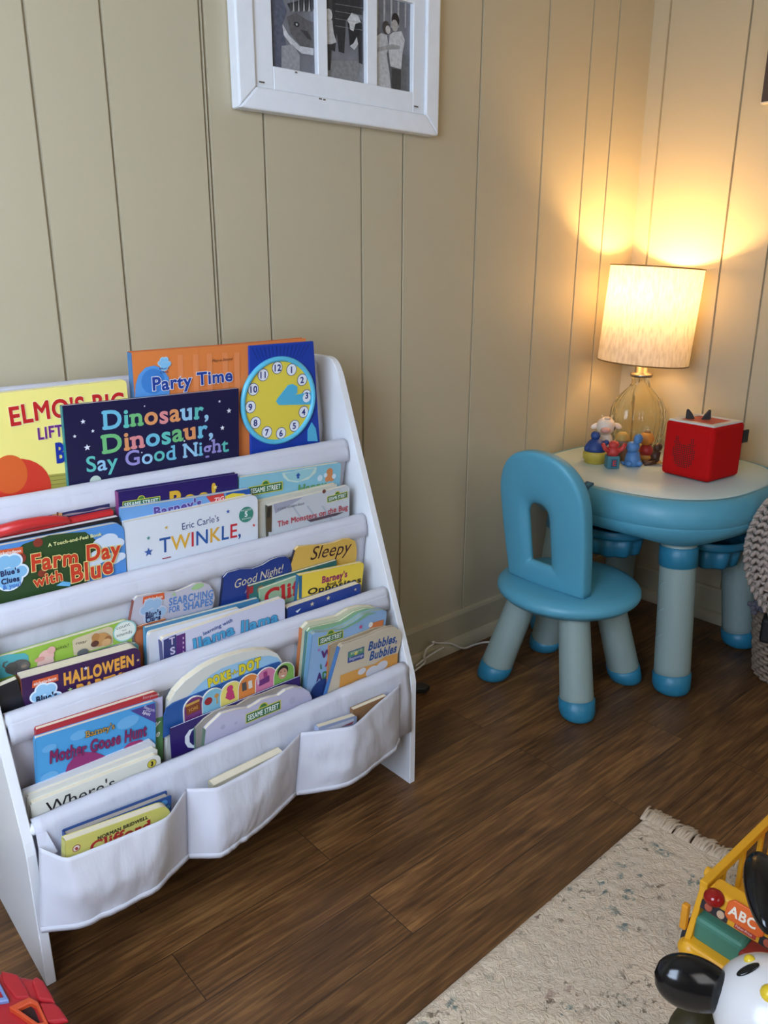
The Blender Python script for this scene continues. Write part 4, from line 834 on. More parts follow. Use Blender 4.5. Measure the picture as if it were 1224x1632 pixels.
def leg_parts(parent, foot, top, ztop, r0, r1, capz, grooves=True, collar=True, slope=0.5):
    f0 = Vector((foot[0], foot[1], 0)); t0 = Vector((top[0], top[1], ztop)); ax = (t0-f0)
    P_ = lambda t: f0+ax*t
    mb = MB(); n = 14; ts = [capz/ztop*0.8+(1-capz/ztop*0.8)*i/n for i in range(n+1)]
    mb.tube([P_(t) for t in ts], [r0+(r1-r0)*t for t in ts], 28); lg = mb.build('leg', MINT, parent)
    cx = Vector((foot[0], foot[1], 0))-Vector((top[0], top[1], 0)); cx = cx.normalized() if cx.length > 0.001 else Vector((1, 0, 0))
    mb = MB(); rr = []
    for i, (rk, zk) in enumerate(((0.80, 0.0), (0.96, 0.006), (1.05, 0.018), (1.06, 1.0), (0.98, 1.02))):
        ring = []
        for j in range(32):
            a = 2*PI*j/32; d = Vector((math.cos(a), math.sin(a), 0)); q = f0 if zk < .5 else P_(capz/ztop)
            zz = zk*ztop*0 + (zk if zk < 0.5 else capz*zk + 0.010*(d @ cx)*slope)
            base = f0+ax*(zz/ztop); ring.append(Vector((base.x, base.y, max(zz, 0.0005)))+d*r0*rk)
        rr.append(ring)
    mb.rings(rr); mb.build('foot_cap', DEEP, lg)
    if grooves:
        for k in range(3):
            t = 0.38+0.17*k
            for sd in (-1,):
                mb = MB(); c0 = P_(t); rk = r0+(r1-r0)*t; d = Vector((-0.75, 0.35, 0)).normalized(); d2 = d
                a0 = math.atan2(d.y, d.x)
                mb.tube([c0+Vector((math.cos(a0+s_*0.09), math.sin(a0+s_*0.09), 0))*rk*0.985+Vector((0, 0, 0.004*s_)) for s_ in range(-3, 4)], [0.001, 0.002, 0.0025, 0.0026, 0.0025, 0.002, 0.001], 8); mb.build('grip_ridge', M((150, 172, 172), 0.5, 'mint_ridge_plastic'), lg)  # ridges in their own mint tone, a little paler than the leg
    if collar:
        mb = MB(); mb.tube([P_(0.83), P_(0.835), P_(0.955), P_(0.96)], [r1*1.0, r1*1.07, r1*1.07, r1*1.0], 28); mb.build('collar', DEEP, lg)
        mb = MB(); mb.tube([P_(0.95), P_(1.0), P_(1.06), P_(1.16)], [r1*0.92, r1*0.95, r1*1.15, r1*2.0], 28, cap=False); mb.build('leg_socket', BLUE, lg)
    return lg
for f_, t_ in legs: leg_parts(tab, f_, t_, 0.445, 0.050, 0.048, 0.055, True, True, 0.9)
mb = MB(); mb.rings([sq_ring(HX-0.05, HY-0.05, 0.462), sq_ring(HX-0.05, HY-0.05, 0.470)]); mb.build('underside', DEEP, tab)
for (bx_, by_, dz) in ((1.99, 1.235, -.012), (2.19, 1.035, -.040)):
    mb = MB(); mod = lambda a, z: 1+0.06*math.cos(9*a)
    mb.lathe([(0.001, 0.355), (0.070, 0.355), (0.078, 0.362), (0.086, 0.42), (0.084, 0.42), (0.076, 0.366), (0.001, 0.362)], (bx_, by_, dz), 72, mod=mod)
    bk = mb.build('storage_cup', DEEP, tab)  # cups in deep blue, shade under the table put into the colour
    mb = MB(); mb.lathe([(0.080, 0.418), (0.104, 0.418), (0.106, 0.424), (0.106, 0.440), (0.102, 0.443), (0.098, 0.440), (0.098, 0.426), (0.080, 0.424)], (bx_, by_, dz), 48); mb.build('cup_rim', DEEP, bk)
    mb = MB(); mb.tube([(bx_-0.05, by_+0.05, 0.44+dz), (bx_-0.05, by_+0.05, 0.468)], 0.018, 12); mb.tube([(bx_+0.05, by_-0.05, 0.44+dz), (bx_+0.05, by_-0.05, 0.468)], 0.018, 12); mb.build('hanger', DEEP, bk)

# ------------------------------------------------------------------ chair
CX, CY = 1.732, 1.203
ch = thing('toddler_chair', 'light blue kids chair with pale splayed legs by the table', 'chair', (CX, CY, 0))
mb = MB(); RS = 0.196
prof = [(0.001, 0.268), (0.10, 0.268), (0.15, 0.272), (0.178, 0.281), (0.190, 0.292), (0.1925, 0.2945), (0.1935, 0.2965), (0.196, 0.302), (0.195, 0.312), (0.186, 0.322), (0.165, 0.329), (0.12, 0.333), (0.06, 0.333), (0.001, 0.333)]
mb.lathe(prof, (CX, CY, 0), 64); mb.build('seat', BLUE, ch)
# backrest: arch with a slot, cross-sections rounded; lies in the plane x = BXC
BXC, BT = 1.642, 0.042
def arch(yc, hw, zb, zt, n=40, flare=0.0):
    pts = []; rz = hw*1.12; zs = zt-rz
    for i in range(n+1):
        a = PI*i/n; c_, s_ = math.cos(a), math.sin(a); e = 2.3
        k = (abs(c_)**e+abs(s_)**e)**(-1/e); pts.append((yc+hw*k*c_, zs+rz*k*s_))
    m_ = 12
    left = [(yc-hw+flare*((j+1)/m_)**2, zs-(zs-zb)*(j+1)/m_) for j in range(m_)]
    bot = [(yc-hw+flare+(2*(hw-flare))*(j+1)/16, zb) for j in range(15)]
    right = [(yc+hw-flare*(1-j/m_)**2, zb+(zs-zb)*j/m_) for j in range(m_)]
    return pts+left+bot+right
YC_ = 1.211; lean = -0.18
outer = arch(YC_, 0.135, 0.331, 0.712, flare=0.010); inner = arch(YC_+0.010, 0.035, 0.396, 0.568)
n = len(outer)
def lerp2(a, b_, t): return (a[0]+(b_[0]-a[0])*t, a[1]+(b_[1]-a[1])*t)
rings = []
sect = [(0.0, 0.30), (0.0, -0.30), (0.015, -0.43), (0.05, -0.485), (0.12, -0.5), (0.35, -0.5), (0.55, -0.49), (0.74, -0.45), (0.90, -0.33), (0.985, -0.16), (1.0, 0.0), (0.985, 0.16), (0.90, 0.33), (0.74, 0.45), (0.55, 0.49), (0.35, 0.5), (0.12, 0.5), (0.05, 0.485), (0.015, 0.43)]
for t, xo in sect:
    ring = []
    for a, b_ in zip(outer, inner):
        q = lerp2(a, b_, t); bow = 0.012*((q[0]-YC_)/0.135)**2
        ring.append((BXC+xo*BT+bow+lean*(q[1]-0.333), q[0], q[1]))
    rings.append(ring)
mb = MB(); mb.rings(rings, closed=True); mb.build('backrest', BLUE, ch)
for f_, t_ in (((1.622, 1.066), (1.655, 1.125)), ((1.612, 1.362), (1.655, 1.29)), ((1.895, 1.092), (1.815, 1.125)), ((1.872, 1.375), (1.815, 1.29))):
    leg_parts(ch, f_, t_, 0.275, 0.046, 0.041, 0.05, False, False, 0.8)
mb = MB()
for a, b_ in (((1.65, 1.12), (1.82, 1.29)), ((1.65, 1.29), (1.82, 1.12))):
    mb.prism([(a[0], a[1], 0.268), (b_[0], b_[1], 0.268), (b_[0], b_[1], 0.215), ((a[0]+b_[0])/2, (a[1]+b_[1])/2, 0.24), (a[0], a[1], 0.215)], (0.012, 0, 0))
mb.build('under_brace', MINT, ch)

# ------------------------------------------------------------------ lamp
LX, LY = 2.318, 1.393
lamp = thing('table_lamp', 'lit lamp with drum shade and ribbed glass base in the corner', 'lamp', (LX, LY, TZ))
ribs = lambda a, z: 1+0.032*math.cos(16*a)
GL = M((255, 253, 238), 0.02, 'ribbed_glass', **{'Transmission Weight': 1.0, 'IOR': 1.24})
mb = MB()
gp = [(0.001, 0.004), (0.066, 0.004), (0.074, 0.010), (0.084, 0.05), (0.088, 0.09), (0.084, 0.13), (0.070, 0.165), (0.048, 0.190), (0.034, 0.205), (0.029, 0.215), (0.029, 0.240), (0.031, 0.243)]
gpi = [(r-0.004, z+0.0035) for r, z in gp[::-1] if r > 0.01]+[(0.001, 0.0085)]
mb.lathe([(r, TZ+z) for r, z in gp]+[(r, TZ+z) for r, z in gpi], (LX, LY, 0), 120, mod=ribs); mb.build('glass_base', GL, lamp)
METAL = M((150, 140, 126), 0.3, 'brushed_metal', **{'Metallic': 0.9})
tiltv = (Vector((0, 0, 1))+RT.cross(Vector((0, 0, 1))).cross(Vector((0, 0, 1))).normalized()*0.0 + Vector((RT.x, RT.y, 0))*0.06).normalized()
TM = Vector((0, 0, 1)).rotation_difference(tiltv).to_matrix()
mb = MB(); mb.lathe([(0.001, 0.238), (0.034, 0.238), (0.036, 0.243), (0.034, 0.249), (0.018, 0.252), (0.017, 0.30), (0.001, 0.30)], (LX, LY, TZ), 32); mb.lathe([(0.007, 0.30), (0.007, 0.36), (0.018, 0.365), (0.018, 0.42), (0.001, 0.42)], (LX, LY, TZ), 20); mb.build('neck', METAL, lamp)
def shade_mat():
    mt = bpy.data.materials.new('linen_shade'); mt.use_nodes = True; nt = mt.node_tree; L = nt.links.new
    df = nt.nodes['Principled BSDF']; df.inputs['Roughness'].default_value = 0.9
    tr = nt.nodes.new('ShaderNodeBsdfTranslucent'); mx = nt.nodes.new('ShaderNodeMixShader'); mx.inputs[0].default_value = 0.24
    tc = nt.nodes.new('ShaderNodeTexCoord'); mp = nt.nodes.new('ShaderNodeMapping'); mp.inputs['Scale'].default_value = (30, 30, 8)
    nz = nt.nodes.new('ShaderNodeTexNoise'); nz.inputs['Scale'].default_value = 5; nz.inputs['Detail'].default_value = 6
    rp = nt.nodes.new('ShaderNodeValToRGB'); rp.color_ramp.elements[0].position = 0.3; rp.color_ramp.elements[0].color = lin((184, 172, 154)); rp.color_ramp.elements[1].position = 0.6; rp.color_ramp.elements[1].color = lin((212, 202, 184))
    L(tc.outputs['Object'], mp.inputs[0]); L(mp.outputs[0], nz.inputs['Vector']); L(nz.outputs[0], rp.inputs[0])
    L(rp.outputs[0], df.inputs['Base Color']); L(rp.outputs[0], tr.inputs[0]); L(df.outputs[0], mx.inputs[1]); L(tr.outputs[0], mx.inputs[2]); L(mx.outputs[0], nt.nodes['Material Output'].inputs[0]); return mt
SZ0, SZ1, SR = 0.862, 1.154, 0.141
piv = Vector((LX, LY, TZ+0.30)); shp = [(SR*0.99, SZ0-piv.z), (SR, SZ0-piv.z+0.002)]+[(SR, SZ0-piv.z+(SZ1-SZ0)*i/10) for i in range(1, 11)]
mb = MB(); mb.lathe(shp, piv, 72, 0, TM); shd = mb.build('lamp_shade', shade_mat(), lamp, recalc=True)
mb = MB()
for z in (SZ0, SZ1): mb.tube([piv+TM @ Vector((SR*math.cos(2*PI*i/64), SR*math.sin(2*PI*i/64), z-piv.z)) for i in range(65)], 0.0022, 8, cap=False)
for a in (0.4, 0.4+2*PI/3, 0.4+4*PI/3): mb.tube([piv+TM @ Vector((0.014*math.cos(a), 0.014*math.sin(a), SZ0-piv.z+0.03)), piv+TM @ Vector((SR*math.cos(a), SR*math.sin(a), SZ0-piv.z+0.002))], 0.0015, 6)
mb.build('shade_wire', M((150, 120, 80), 0.4, 'wire', **{'Metallic': 0.6}), shd)
em = bpy.data.materials.new('bulb_glow'); em.use_nodes = True; nt = em.node_tree; e_ = nt.nodes.new('ShaderNodeEmission'); e_.inputs[0].default_value = (1, 0.62, 0.25, 1); e_.inputs[1].default_value = 500
nt.links.new(e_.outputs[0], nt.nodes['Material Output'].inputs[0])
mb = MB(); mb.lathe([(0.0285, 1.046), (0.0300, 1.052), (0.0295, 1.062), (0.0265, 1.072), (0.020, 1.080), (0.010, 1.085), (0.001, 1.086)], (LX, LY, 0), 28); mb.build('bulb', em, lamp)
mb = MB(); mb.lathe([(0.0305, 1.0455), (0.031, 1.044), (0.028, 1.02), (0.018, 0.99), (0.014, 0.97), (0.001, 0.97)], (LX, LY, 0), 28); mb.lathe([(0.0305, 1.0455), (0.001, 1.0455)], (LX, LY, 0), 28); mb.build('bulb_housing', M((222, 220, 214), .5, 'white_housing'), lamp)

# ------------------------------------------------------------------ red audio box
BR, RED = None, M((184, 14, 14), 0.8, 'red_fabric', 0.08, 200, 0.1, **{'Specular IOR Level': 0.15})
bz = TZ+0.002
fc = on_z(1128, 771, bz); lc = on_z(1048, 752, bz); rc = on_z(1177, 755, bz)
uy = (lc-fc); uy.z = 0; side = 0.156; uy.normalize(); ux = Vector((uy.y, -uy.x, 0))
R3 = Matrix((ux, uy, Vector((0, 0, 1)))).transposed()
bc = fc+ux*side/2+uy*side/2
box = thing('audio_box', 'red cube music box with two small black ears on the table', 'music box', (bc.x, bc.y, TZ))
mb = MB(); mb.box(Vector((bc.x, bc.y, TZ+0.0805)), (side, side, 0.157), R3); mb.build('body', RED, box, bevel=0.013, seg=4)
mb = MB(); zt = TZ+0.158
def sqr(h, z): return [bc.xy.to_3d()+R3 @ Vector((sx*h, sy*h, 0))+Vector((0, 0, z)) for sx, sy in ((-1, -1), (1, -1), (1, 1), (-1, 1))]
mb.rings([sqr(side*.46, zt-.001), sqr(side*.455, zt+.004), sqr(side*.33, zt+.004), sqr(side*.33, zt-.002)], cap=False, smooth=False, closed=True); mb.build('top_frame', M((206, 204, 200), 0.5, 'pale_plastic'), box, bevel=.001)
mb = MB(); mb.box(Vector((bc.x, bc.y, zt+0.0012)), (side*.655, side*.655, 0.002), R3); mb.build('top_pad', M((186, 80, 62), 0.6, 'soft_pad'), box)
for q in ((1101, 668), (1126, 669)):
    e0 = on_z(*q, zt+0.004); mb = MB(); rt = Matrix.Rotation(0.25 if q[0] < 1110 else -0.2, 3, 'Y')
    sgn = -1 if q[0] < 1110 else 1
    o3 = lambda a, z: e0+Vector((RT.x, RT.y, 0)).normalized()*a+Vector((0, 0, z))
    mb.prism([o3(-0.013, 0), o3(0.013, 0), o3(0.013*0.6+sgn*.004, 0.016), o3(sgn*0.009+.002, 0.028), o3(sgn*0.009-0.003, 0.028), o3(-0.013*.7+sgn*.004, 0.014)], Vector((FW.x, FW.y, 0)).normalized()*0.009); mb.build('ear', M((44, 42, 44), 0.6, 'dark_rubber'), box, bevel=0.003, seg=3)
mb = MB()
for j in range(17):
    for i in range(12):
        x, y = (i-5.5)/6, (j-8)/8.5
        inside = (x*x+(y+0.15)**2 < 0.92 and y < 0.45) or (y >= 0.45 and abs(abs(x)-0.68) < 0.30-(y-0.45)*0.5)
        if inside:
            p0 = fc+uy*(side*0.5)+uy*(-x*0.036+0.008)+Vector((0, 0, 0.078+y*0.044))-ux*0.0003
            p0.z = TZ+0.078+y*0.047
            mb.poly([p0+(uy*math.cos(t*PI/3)+Vector((0, 0, 1))*math.sin(t*PI/3))*0.0022 for t in range(6)])
mb.build('speaker_holes', M((60, 12, 12), 0.8, 'dark_holes'), box, recalc=False)
t0 = fc+ux*(side+0.006)+uy*0.006; mb = MB(); mb.box(Vector((t0.x, t0.y, TZ+0.115))+ux*0.008, (0.026, 0.006, 0.036), R3); mb.build('fabric_tag', M((26, 24, 26), 0.7, 'black_tag'), box)

# ------------------------------------------------------------------ toy figures on the table (plain stand-ins)
BROWN = M((120, 84, 50), 0.5, 'brown_vinyl')
def fig_at(x, y): return on_z(*cT(x, y), TZ)
fp = fig_at(345, 590); cow = thing('toy_cow', 'white toy cow figure behind the other toys on the table', 'toy', (fp.x, fp.y, TZ), 'small toy figures on the table')
WV, PV = M((226, 208, 190), 0.45, 'white_vinyl'), M((206, 148, 132), 0.45, 'pink_vinyl'); DK = M((36, 24, 22), 0.3, 'dark_eye')
r_, f__ = Vector((RT.x, RT.y, 0)).normalized(), Vector((FW.x, FW.y, 0)).normalized()
o_ = lambda a, d, z, b_=fp: Vector((b_.x, b_.y, TZ))+r_*a+f__*d+Vector((0, 0, z))
mb = MB(); mb.lathe([(0.001, 0), (0.030, 0), (0.034, 0.01), (0.030, 0.035), (0.022, 0.06), (0.015, 0.075), (0.001, 0.08)], (fp.x, fp.y, TZ), 24); mb.build('body', WV, cow)
mb = MB(); mb.ell(o_(-.003, -.004, .098), (0.031, 0.028, 0.030), None, 24); hd = mb.build('head', WV, cow)
mb = MB(); mb.ell(o_(-.010, -.030, .090), (0.016, 0.012, 0.010), Matrix.Rotation(HEAD-PI/2, 3, 'Z'), 20); mb.build('snout', PV, hd)
for a in (-.024, .020):
    mb = MB(); mb.ell(o_(a, -.020 if a < 0 else -.018, .094), (0.0035, 0.004, 0.006), None, 12); mb.build('eye', DK, hd)
for a, s_ in ((-.034, -1), (.034, 1)):
    mb = MB(); mb.ell(o_(a, 0, .098), (0.016, 0.006, 0.009), Matrix.Rotation(HEAD-PI/2, 3, 'Z') @ Matrix.Rotation(s_*0.4, 3, 'Y'), 16); mb.build('ear', WV, hd)
mb = MB(); mb.ell(o_(-.002, -.012, .124), (0.012, 0.01, 0.006), None, 14); mb.build('forelock', M((196, 176, 156), .6, 'cream_vinyl'), hd)
for a in (-.014, .012): mb = MB(); mb.tube([o_(a, -.004, .124), o_(a*1.3, -.004, .134)], [.003, .0015], 8); mb.build('horn', M((214, 190, 150), .5, 'horn_vinyl'), hd)
for a in (-.02, .02): mb = MB(); mb.ell(o_(a*.8, -.03, .035), (.009, .009, .02), None, 14); mb.build('foreleg', WV, cow)

fp = fig_at(222, 668); BV = M((36, 66, 128), 0.5, 'blue_vinyl'); YV = M((196, 174, 70), 0.45, 'yellow_vinyl')
t = thing('toy_figure', 'plain blue toy figure sitting on a round yellow base', 'toy', (fp.x, fp.y, TZ), 'small toy figures on the table')
mb = MB(); mb.lathe([(0.001, 0), (0.030, 0), (0.031, .004), (0.031, .010), (.036, .014), (.037, .03), (.034, .037), (.001, .037)], (fp.x, fp.y, TZ), 32); mb.build('base', YV, t)
o_ = lambda a, d, z, b_=fp: Vector((b_.x, b_.y, TZ))+r_*a+f__*d+Vector((0, 0, z))
mb = MB(); mb.lathe([(.001, .036), (.033, .037), (.034, .046), (.024, .064), (.014, .074), (.001, .076)], (fp.x, fp.y, TZ), 28, sx=1, sy=1); mb.build('body', BV, t)
mb = MB(); mb.ell(o_(-.003, 0, .084), (.0145, .0145, .014), None, 20); mb.build('head', BV, t)
for a, b_, c_ in ((-.018, -.030, .046), (.018, .028, .066)):
    mb = MB(); mb.tube([o_(a, -.006, .062), o_((a+b_)/2*1.15, -.012, (.062+c_)/2-.004), o_(b_, -.014, c_)], [.009, .008, .007], 12); mb.ell(o_(b_, -.014, c_), (.0085, .0085, .0085), None, 12); mb.build('arm', BV, t)

fp = fig_at(445, 735); RV = M((190, 58, 54), .5, 'red_vinyl'); TV = M((64, 120, 134), .5, 'teal_vinyl')
t = thing('toy_figure', 'plain red toy figure on a teal letter block', 'toy', (fp.x, fp.y, TZ), 'small toy figures on the table')
o_ = lambda a, d, z, b_=fp: Vector((b_.x, b_.y, TZ))+r_*a+f__*d+Vector((0, 0, z))
Rb = Matrix((r_, f__, Vector((0, 0, 1)))).transposed()
mb = MB(); mb.box(o_(0, 0, .019), (.037, .037, .038), Rb); bl = mb.build('block', TV, t, bevel=.003)
mb = MB(); mb.box(o_(.002, -.0187, .018), (.018, .001, .024), Rb); mb.build('panel', M((40, 84, 110), .5, 'panel_paint'), bl)
g = glyph('E', .03); mb = MB(); mb.v += [o_(-.004+vx*.022, -.0195, .010+vy*.022) for vx, vy in g[0]]
for q in g[1]: mb.face(q)
mb.build('letter', M((186, 54, 60), .5, 'letter_paint'), bl, recalc=False)
mb = MB(); mb.lathe([(.001, .037), (.017, .038), (.018, .05), (.015, .062), (.001, .068)], (fp.x, fp.y, TZ), 24); mb.build('body', RV, t)
mb = MB(); mb.ell(o_(0, -.004, .071), (.017, .015, .012), None, 20); mb.build('head', RV, t)
for s_ in (-1, 1): mb = MB(); mb.tube([o_(s_*.012, -.004, .05), o_(s_*.026, -.006, .060), o_(s_*.034, -.006, .074)], [.007, .007, .006], 12); mb.build('arm', RV, t)

fp = fig_at(712, 708); BV2 = M((74, 124, 178), .5, 'mid_blue_vinyl')
t = thing('toy_figure', 'mid blue seated toy animal in front of the orange toy', 'toy', (fp.x, fp.y, TZ), 'small toy figures on the table')
o_ = lambda a, d, z, b_=fp: Vector((b_.x, b_.y, TZ))+r_*a+f__*d+Vector((0, 0, z))
mb = MB(); mb.lathe([(.001, 0), (.020, 0), (.024, .006), (.023, .024), (.018, .042), (.001, .05)], (fp.x, fp.y, TZ), 24); mb.build('body', BV2, t)
mb = MB(); mb.ell(o_(-.004, -.004, .058), (.021, .02, .018), None, 20); mb.ell(o_(.008, -.010, .084), (.017, .012, .016), None, 20); mb.build('head', BV2, t)
for a in (-.016, .014): mb = MB(); mb.ell(o_(a, -.018, .010), (.010, .012, .009), None, 14); mb.build('foot', BV2, t)
mb = MB(); mb.tube([o_(-.02, 0, .006), o_(-.03, 0, .008), o_(-.034, 0, .012)], [.006, .005, .003], 10); mb.build('tail', BV2, t)

fp = fig_at(885, 628); OV = M((204, 140, 58), .5, 'orange_vinyl')
t = thing('toy_figure', 'orange round headed toy figure in a red top', 'toy', (fp.x, fp.y, TZ), 'small toy figures on the table')
o_ = lambda a, d, z, b_=fp: Vector((b_.x, b_.y, TZ))+r_*a+f__*d+Vector((0, 0, z))
mb = MB(); mb.lathe([(.001, 0), (.018, 0), (.022, .008), (.021, .018), (.001, .02)], (fp.x, fp.y, TZ), 24); mb.build('lower_body', OV, t)
mb = MB(); mb.lathe([(.001, .016), (.0222, .017), (.021, .034), (.014, .046), (.001, .048)], (fp.x, fp.y, TZ), 24); mb.build('red_top', M((170, 46, 40), .5, 'red_vinyl'), t)
mb = MB(); mb.ell(o_(-.002, 0, .066), (.024, .022, .022), None, 24); mb.build('head', OV, t)
mb = MB(); mb.lathe([(.001, .092), (.008, .090), (.012, .084), (.013, .080)], o_(-.002, 0, 0)-Vector((0, 0, 0)), 16); mb.build('cap', BROWN, t)

fp = fig_at(560, 640); TN = M((176, 140, 72), .5, 'tan_vinyl')
t = thing('toy_figure', 'grey toy figure with a tan domed cap behind the others', 'toy', (fp.x, fp.y, TZ), 'small toy figures on the table')
mb = MB(); mb.lathe([(.001, 0), (.018, 0), (.019, .03), (.016, .045), (.001, .05)], (fp.x, fp.y, TZ), 20); mb.build('body', M((140, 120, 100), .6, 'grey_vinyl'), t)
mb = MB(); mb.ell((fp.x, fp.y, TZ+.060), (.018, .018, .016), None, 18); mb.build('head', M((150, 128, 104), .6, 'grey_brown_vinyl'), t)
mb = MB(); mb.lathe([(.024, .066), (.022, .070), (.018, .082), (.010, .089), (.001, .091)], (fp.x, fp.y, TZ), 24); mb.build('cap', TN, t)

fp = fig_at(985, 700); DB = M((70, 44, 30), .55, 'dark_brown_vinyl')
t = thing('toy_figure', 'dark brown toy animal lying against the red box', 'toy', (fp.x, fp.y, TZ), 'small toy figures on the table')
o_ = lambda a, d, z, b_=fp: Vector((b_.x, b_.y, TZ))+r_*a+f__*d+Vector((0, 0, z))
mb = MB(); mb.tube([o_(.012, .012, .008), o_(.008, .012, .022), o_(.014, .012, .040)], [.010, .014, .011], 14); mb.build('body', DB, t)
mb = MB(); mb.ell(o_(.014, .012, .052), (.015, .013, .013), None, 16); mb.build('head', DB, t)
for d in (-.006, .016): mb = MB(); mb.tube([o_(.004, d, .010), o_(-.014, d-.004, .007), o_(-.030, d-.004, .006)], [.007, .006, .006], 10); mb.build('leg', DB, t)
mb = MB(); mb.box(o_(.006, .02, .003), (.05, .03, .006), Rb); mb.build('base', M((180, 140, 80), .5, 'tan_base'), t)

# ------------------------------------------------------------------ cord and plug by the wall
cw = [(668, 1064), (676, 1046), (679, 1036), (684, 1031), (690, 1027), (690, 1023), (697, 1025), (712, 1025), (722, 1027), (733, 1032), (742, 1033), (755, 1028), (770, 1024), (790, 1022), (812, 1012)]
pts = [on_y(*q, 1.531) if i < 11 else on_z(*q, .0036) for i, q in enumerate(cw)]
pts = [q if q.z > .0036 else Vector((q.x, q.y, .0036)) for q in pts]
pts = [Vector((1.16, 1.50, .004)), Vector((1.19, 1.49, .004))]+pts[0:]
mb = MB(); mb.tube(bez([tuple(q) for q in pts], 5), 0.0032, 10); tag(mb.build('charging_cable', M((220, 214, 202), .5, 'white_cord')), 'thin white power cord running along the floor by the baseboard', 'cord')
mb = MB(); pts = [on_y(662, 1062, 1.534), on_y(680, 1048, 1.534), on_y(697, 1037, 1.534), on_y(707, 1032, 1.534)]
mb.tube(bez([tuple(q) for q in pts], 5), 0.0032, 10); tag(mb.build('loose_cable', M((214, 208, 196), .5, 'white_cord')), 'short white cord end lying against the shoe moulding', 'cord')
a = on_z(672, 1100, .01); mb = MB(); u1 = (on_z(686, 1100, .01)-a).normalized(); u2 = Vector((-u1.y, u1.x, 0))
mb.prism([a-u1*.05-u2*.022, a+u1*.012-u2*.018, a+u1*.024, a+u1*.006+u2*.016, a-u1*.05+u2*.022], (0, 0, .016)); tag(mb.build('power_adapter', M((34, 32, 32), .5, 'black_plastic'), bevel=.003), 'small black power adapter on the floor behind the bookcase panel', 'adapter')

# ------------------------------------------------------------------ rug
def rug_mat():
    mt = bpy.data.materials.new('rug_pile'); mt.use_nodes = True; nt = mt.node_tree; L = nt.links.new; N = nt.nodes.new; b = nt.nodes['Principled BSDF']; b.inputs['Roughness'].default_value = .95
    tc = N('ShaderNodeTexCoord')
    def nz(sc, det=4, loc=0):
        mp = N('ShaderNodeMapping'); mp.inputs['Location'].default_value = (loc, loc*.7, 0); L(tc.outputs['Object'], mp.inputs[0])
        n_ = N('ShaderNodeTexNoise'); n_.inputs['Scale'].default_value = sc; n_.inputs['Detail'].default_value = det; n_.inputs['Roughness'].default_value = .65; L(mp.outputs[0], n_.inputs['Vector']); return n_
    def ramp(src, a, b_):
        r = N('ShaderNodeMapRange'); r.inputs['From Min'].default_value = a; r.inputs['From Max'].default_value = b_; L(src, r.inputs[0]); return r.outputs[0]
    def mix(fac, A, B):
        m_ = N('ShaderNodeMix'); m_.data_type = 'RGBA'
        for s_, v in (('Factor', fac), ('A', A), ('B', B)):
            if isinstance(v, tuple): m_.inputs[s_].default_value = v
            else: L(v, m_.inputs[s_])
        return m_.outputs['Result']
    def mul(a, b_):
        m_ = N('ShaderNodeMath'); m_.operation = 'MULTIPLY'; L(a, m_.inputs[0]); L(b_, m_.inputs[1]); return m_.outputs[0]
    fine = nz(90, 3); base = mix(fine.outputs[0], lin((208, 187, 160)), lin((228, 210, 186)))
    dk = mul(ramp(nz(75, 3, 5).outputs[0], .58, .66), ramp(nz(7, 2, 2).outputs[0], .42, .56)); c1 = mix(dk, base, lin((130, 112, 92)))
    bl = mul(ramp(nz(40, 4, 11).outputs[0], .56, .62), ramp(nz(9, 1, 7).outputs[0], .55, .63)); c2 = mix(bl, c1, lin((124, 134, 126)))
    rd = mul(ramp(nz(40, 3, 31).outputs[0], .62, .68), ramp(nz(6, 1, 23).outputs[0], .55, .64)); c3 = mix(rd, c2, lin((142, 102, 88)))
    L(c3, b.inputs['Base Color'])
    bp = N('ShaderNodeBump'); bp.inputs['Strength'].default_value = .75; bp.inputs['Distance'].default_value = .008; tuft = nz(75, 3); tuft.inputs['Distortion'].default_value = 2.2; L(tuft.outputs[0], bp.inputs['Height']); L(bp.outputs[0], b.inputs['Normal']); return mt
r0, r1 = on_z(1028, 1300, .012), on_z(640, 1632, .012); rd_ = (r1-r0).normalized(); rn = Vector((rd_.y, -rd_.x, 0)); rn = rn if rn.y < 0 else -rn
rug = thing('area_rug', 'cream shag rug with faint blue marks and a fringed end', 'rug', (r0.x-0.4, r0.y-0.4, 0)); RUGM = rug_mat()
mb = MB(); LU, LV = 2.1, 1.5
def rfn(u, v):
    su, sv = u**1.6*LU, v**1.4*LV; p_ = r0+rd_*su+rn*sv
    e = min(1, su/.012, sv/.012)
    z = 0.003+0.009*e**.5+0.0026*e*noise.noise(Vector((p_.x*55, p_.y*55, 0)))+0.0018*e*noise.noise(Vector((p_.x*120, p_.y*120, 3)))
    return (p_.x, p_.y, z)
mb.grid(rfn, 260, 200)
n0 = len(mb.v); pile = mb.build('pile', RUGM, rug); pile['kind'] = 'stuff'
mb = MB()
rnd = random.Random(3)
for k in range(330):
    t = rnd.random()**1.3*0.75-0.004; st = r0+rn*t+Vector((0, 0, -.004)); ln = .030+.022*rnd.random(); sd = (rnd.random()-.5)*.03
    lift = .010+.010*rnd.random() if rnd.random() < .7 else .004
    pth = [st+rd_*.012, st-rd_*ln*.35+rn*sd*.3+Vector((0, 0, lift*.5)), st-rd_*ln*.7+rn*sd*.7+Vector((0, 0, lift*.2)), st-rd_*ln+rn*sd+Vector((0, 0, -.004))]
    mb.tube(bez([tuple(q) for q in pth], 2), [.0028]*3+[.0026]*3+[.001], 5)
fg = mb.build('fringe', M((198, 178, 154), .95, 'fringe_yarn', .1, 80), rug); fg['kind'] = 'stuff'

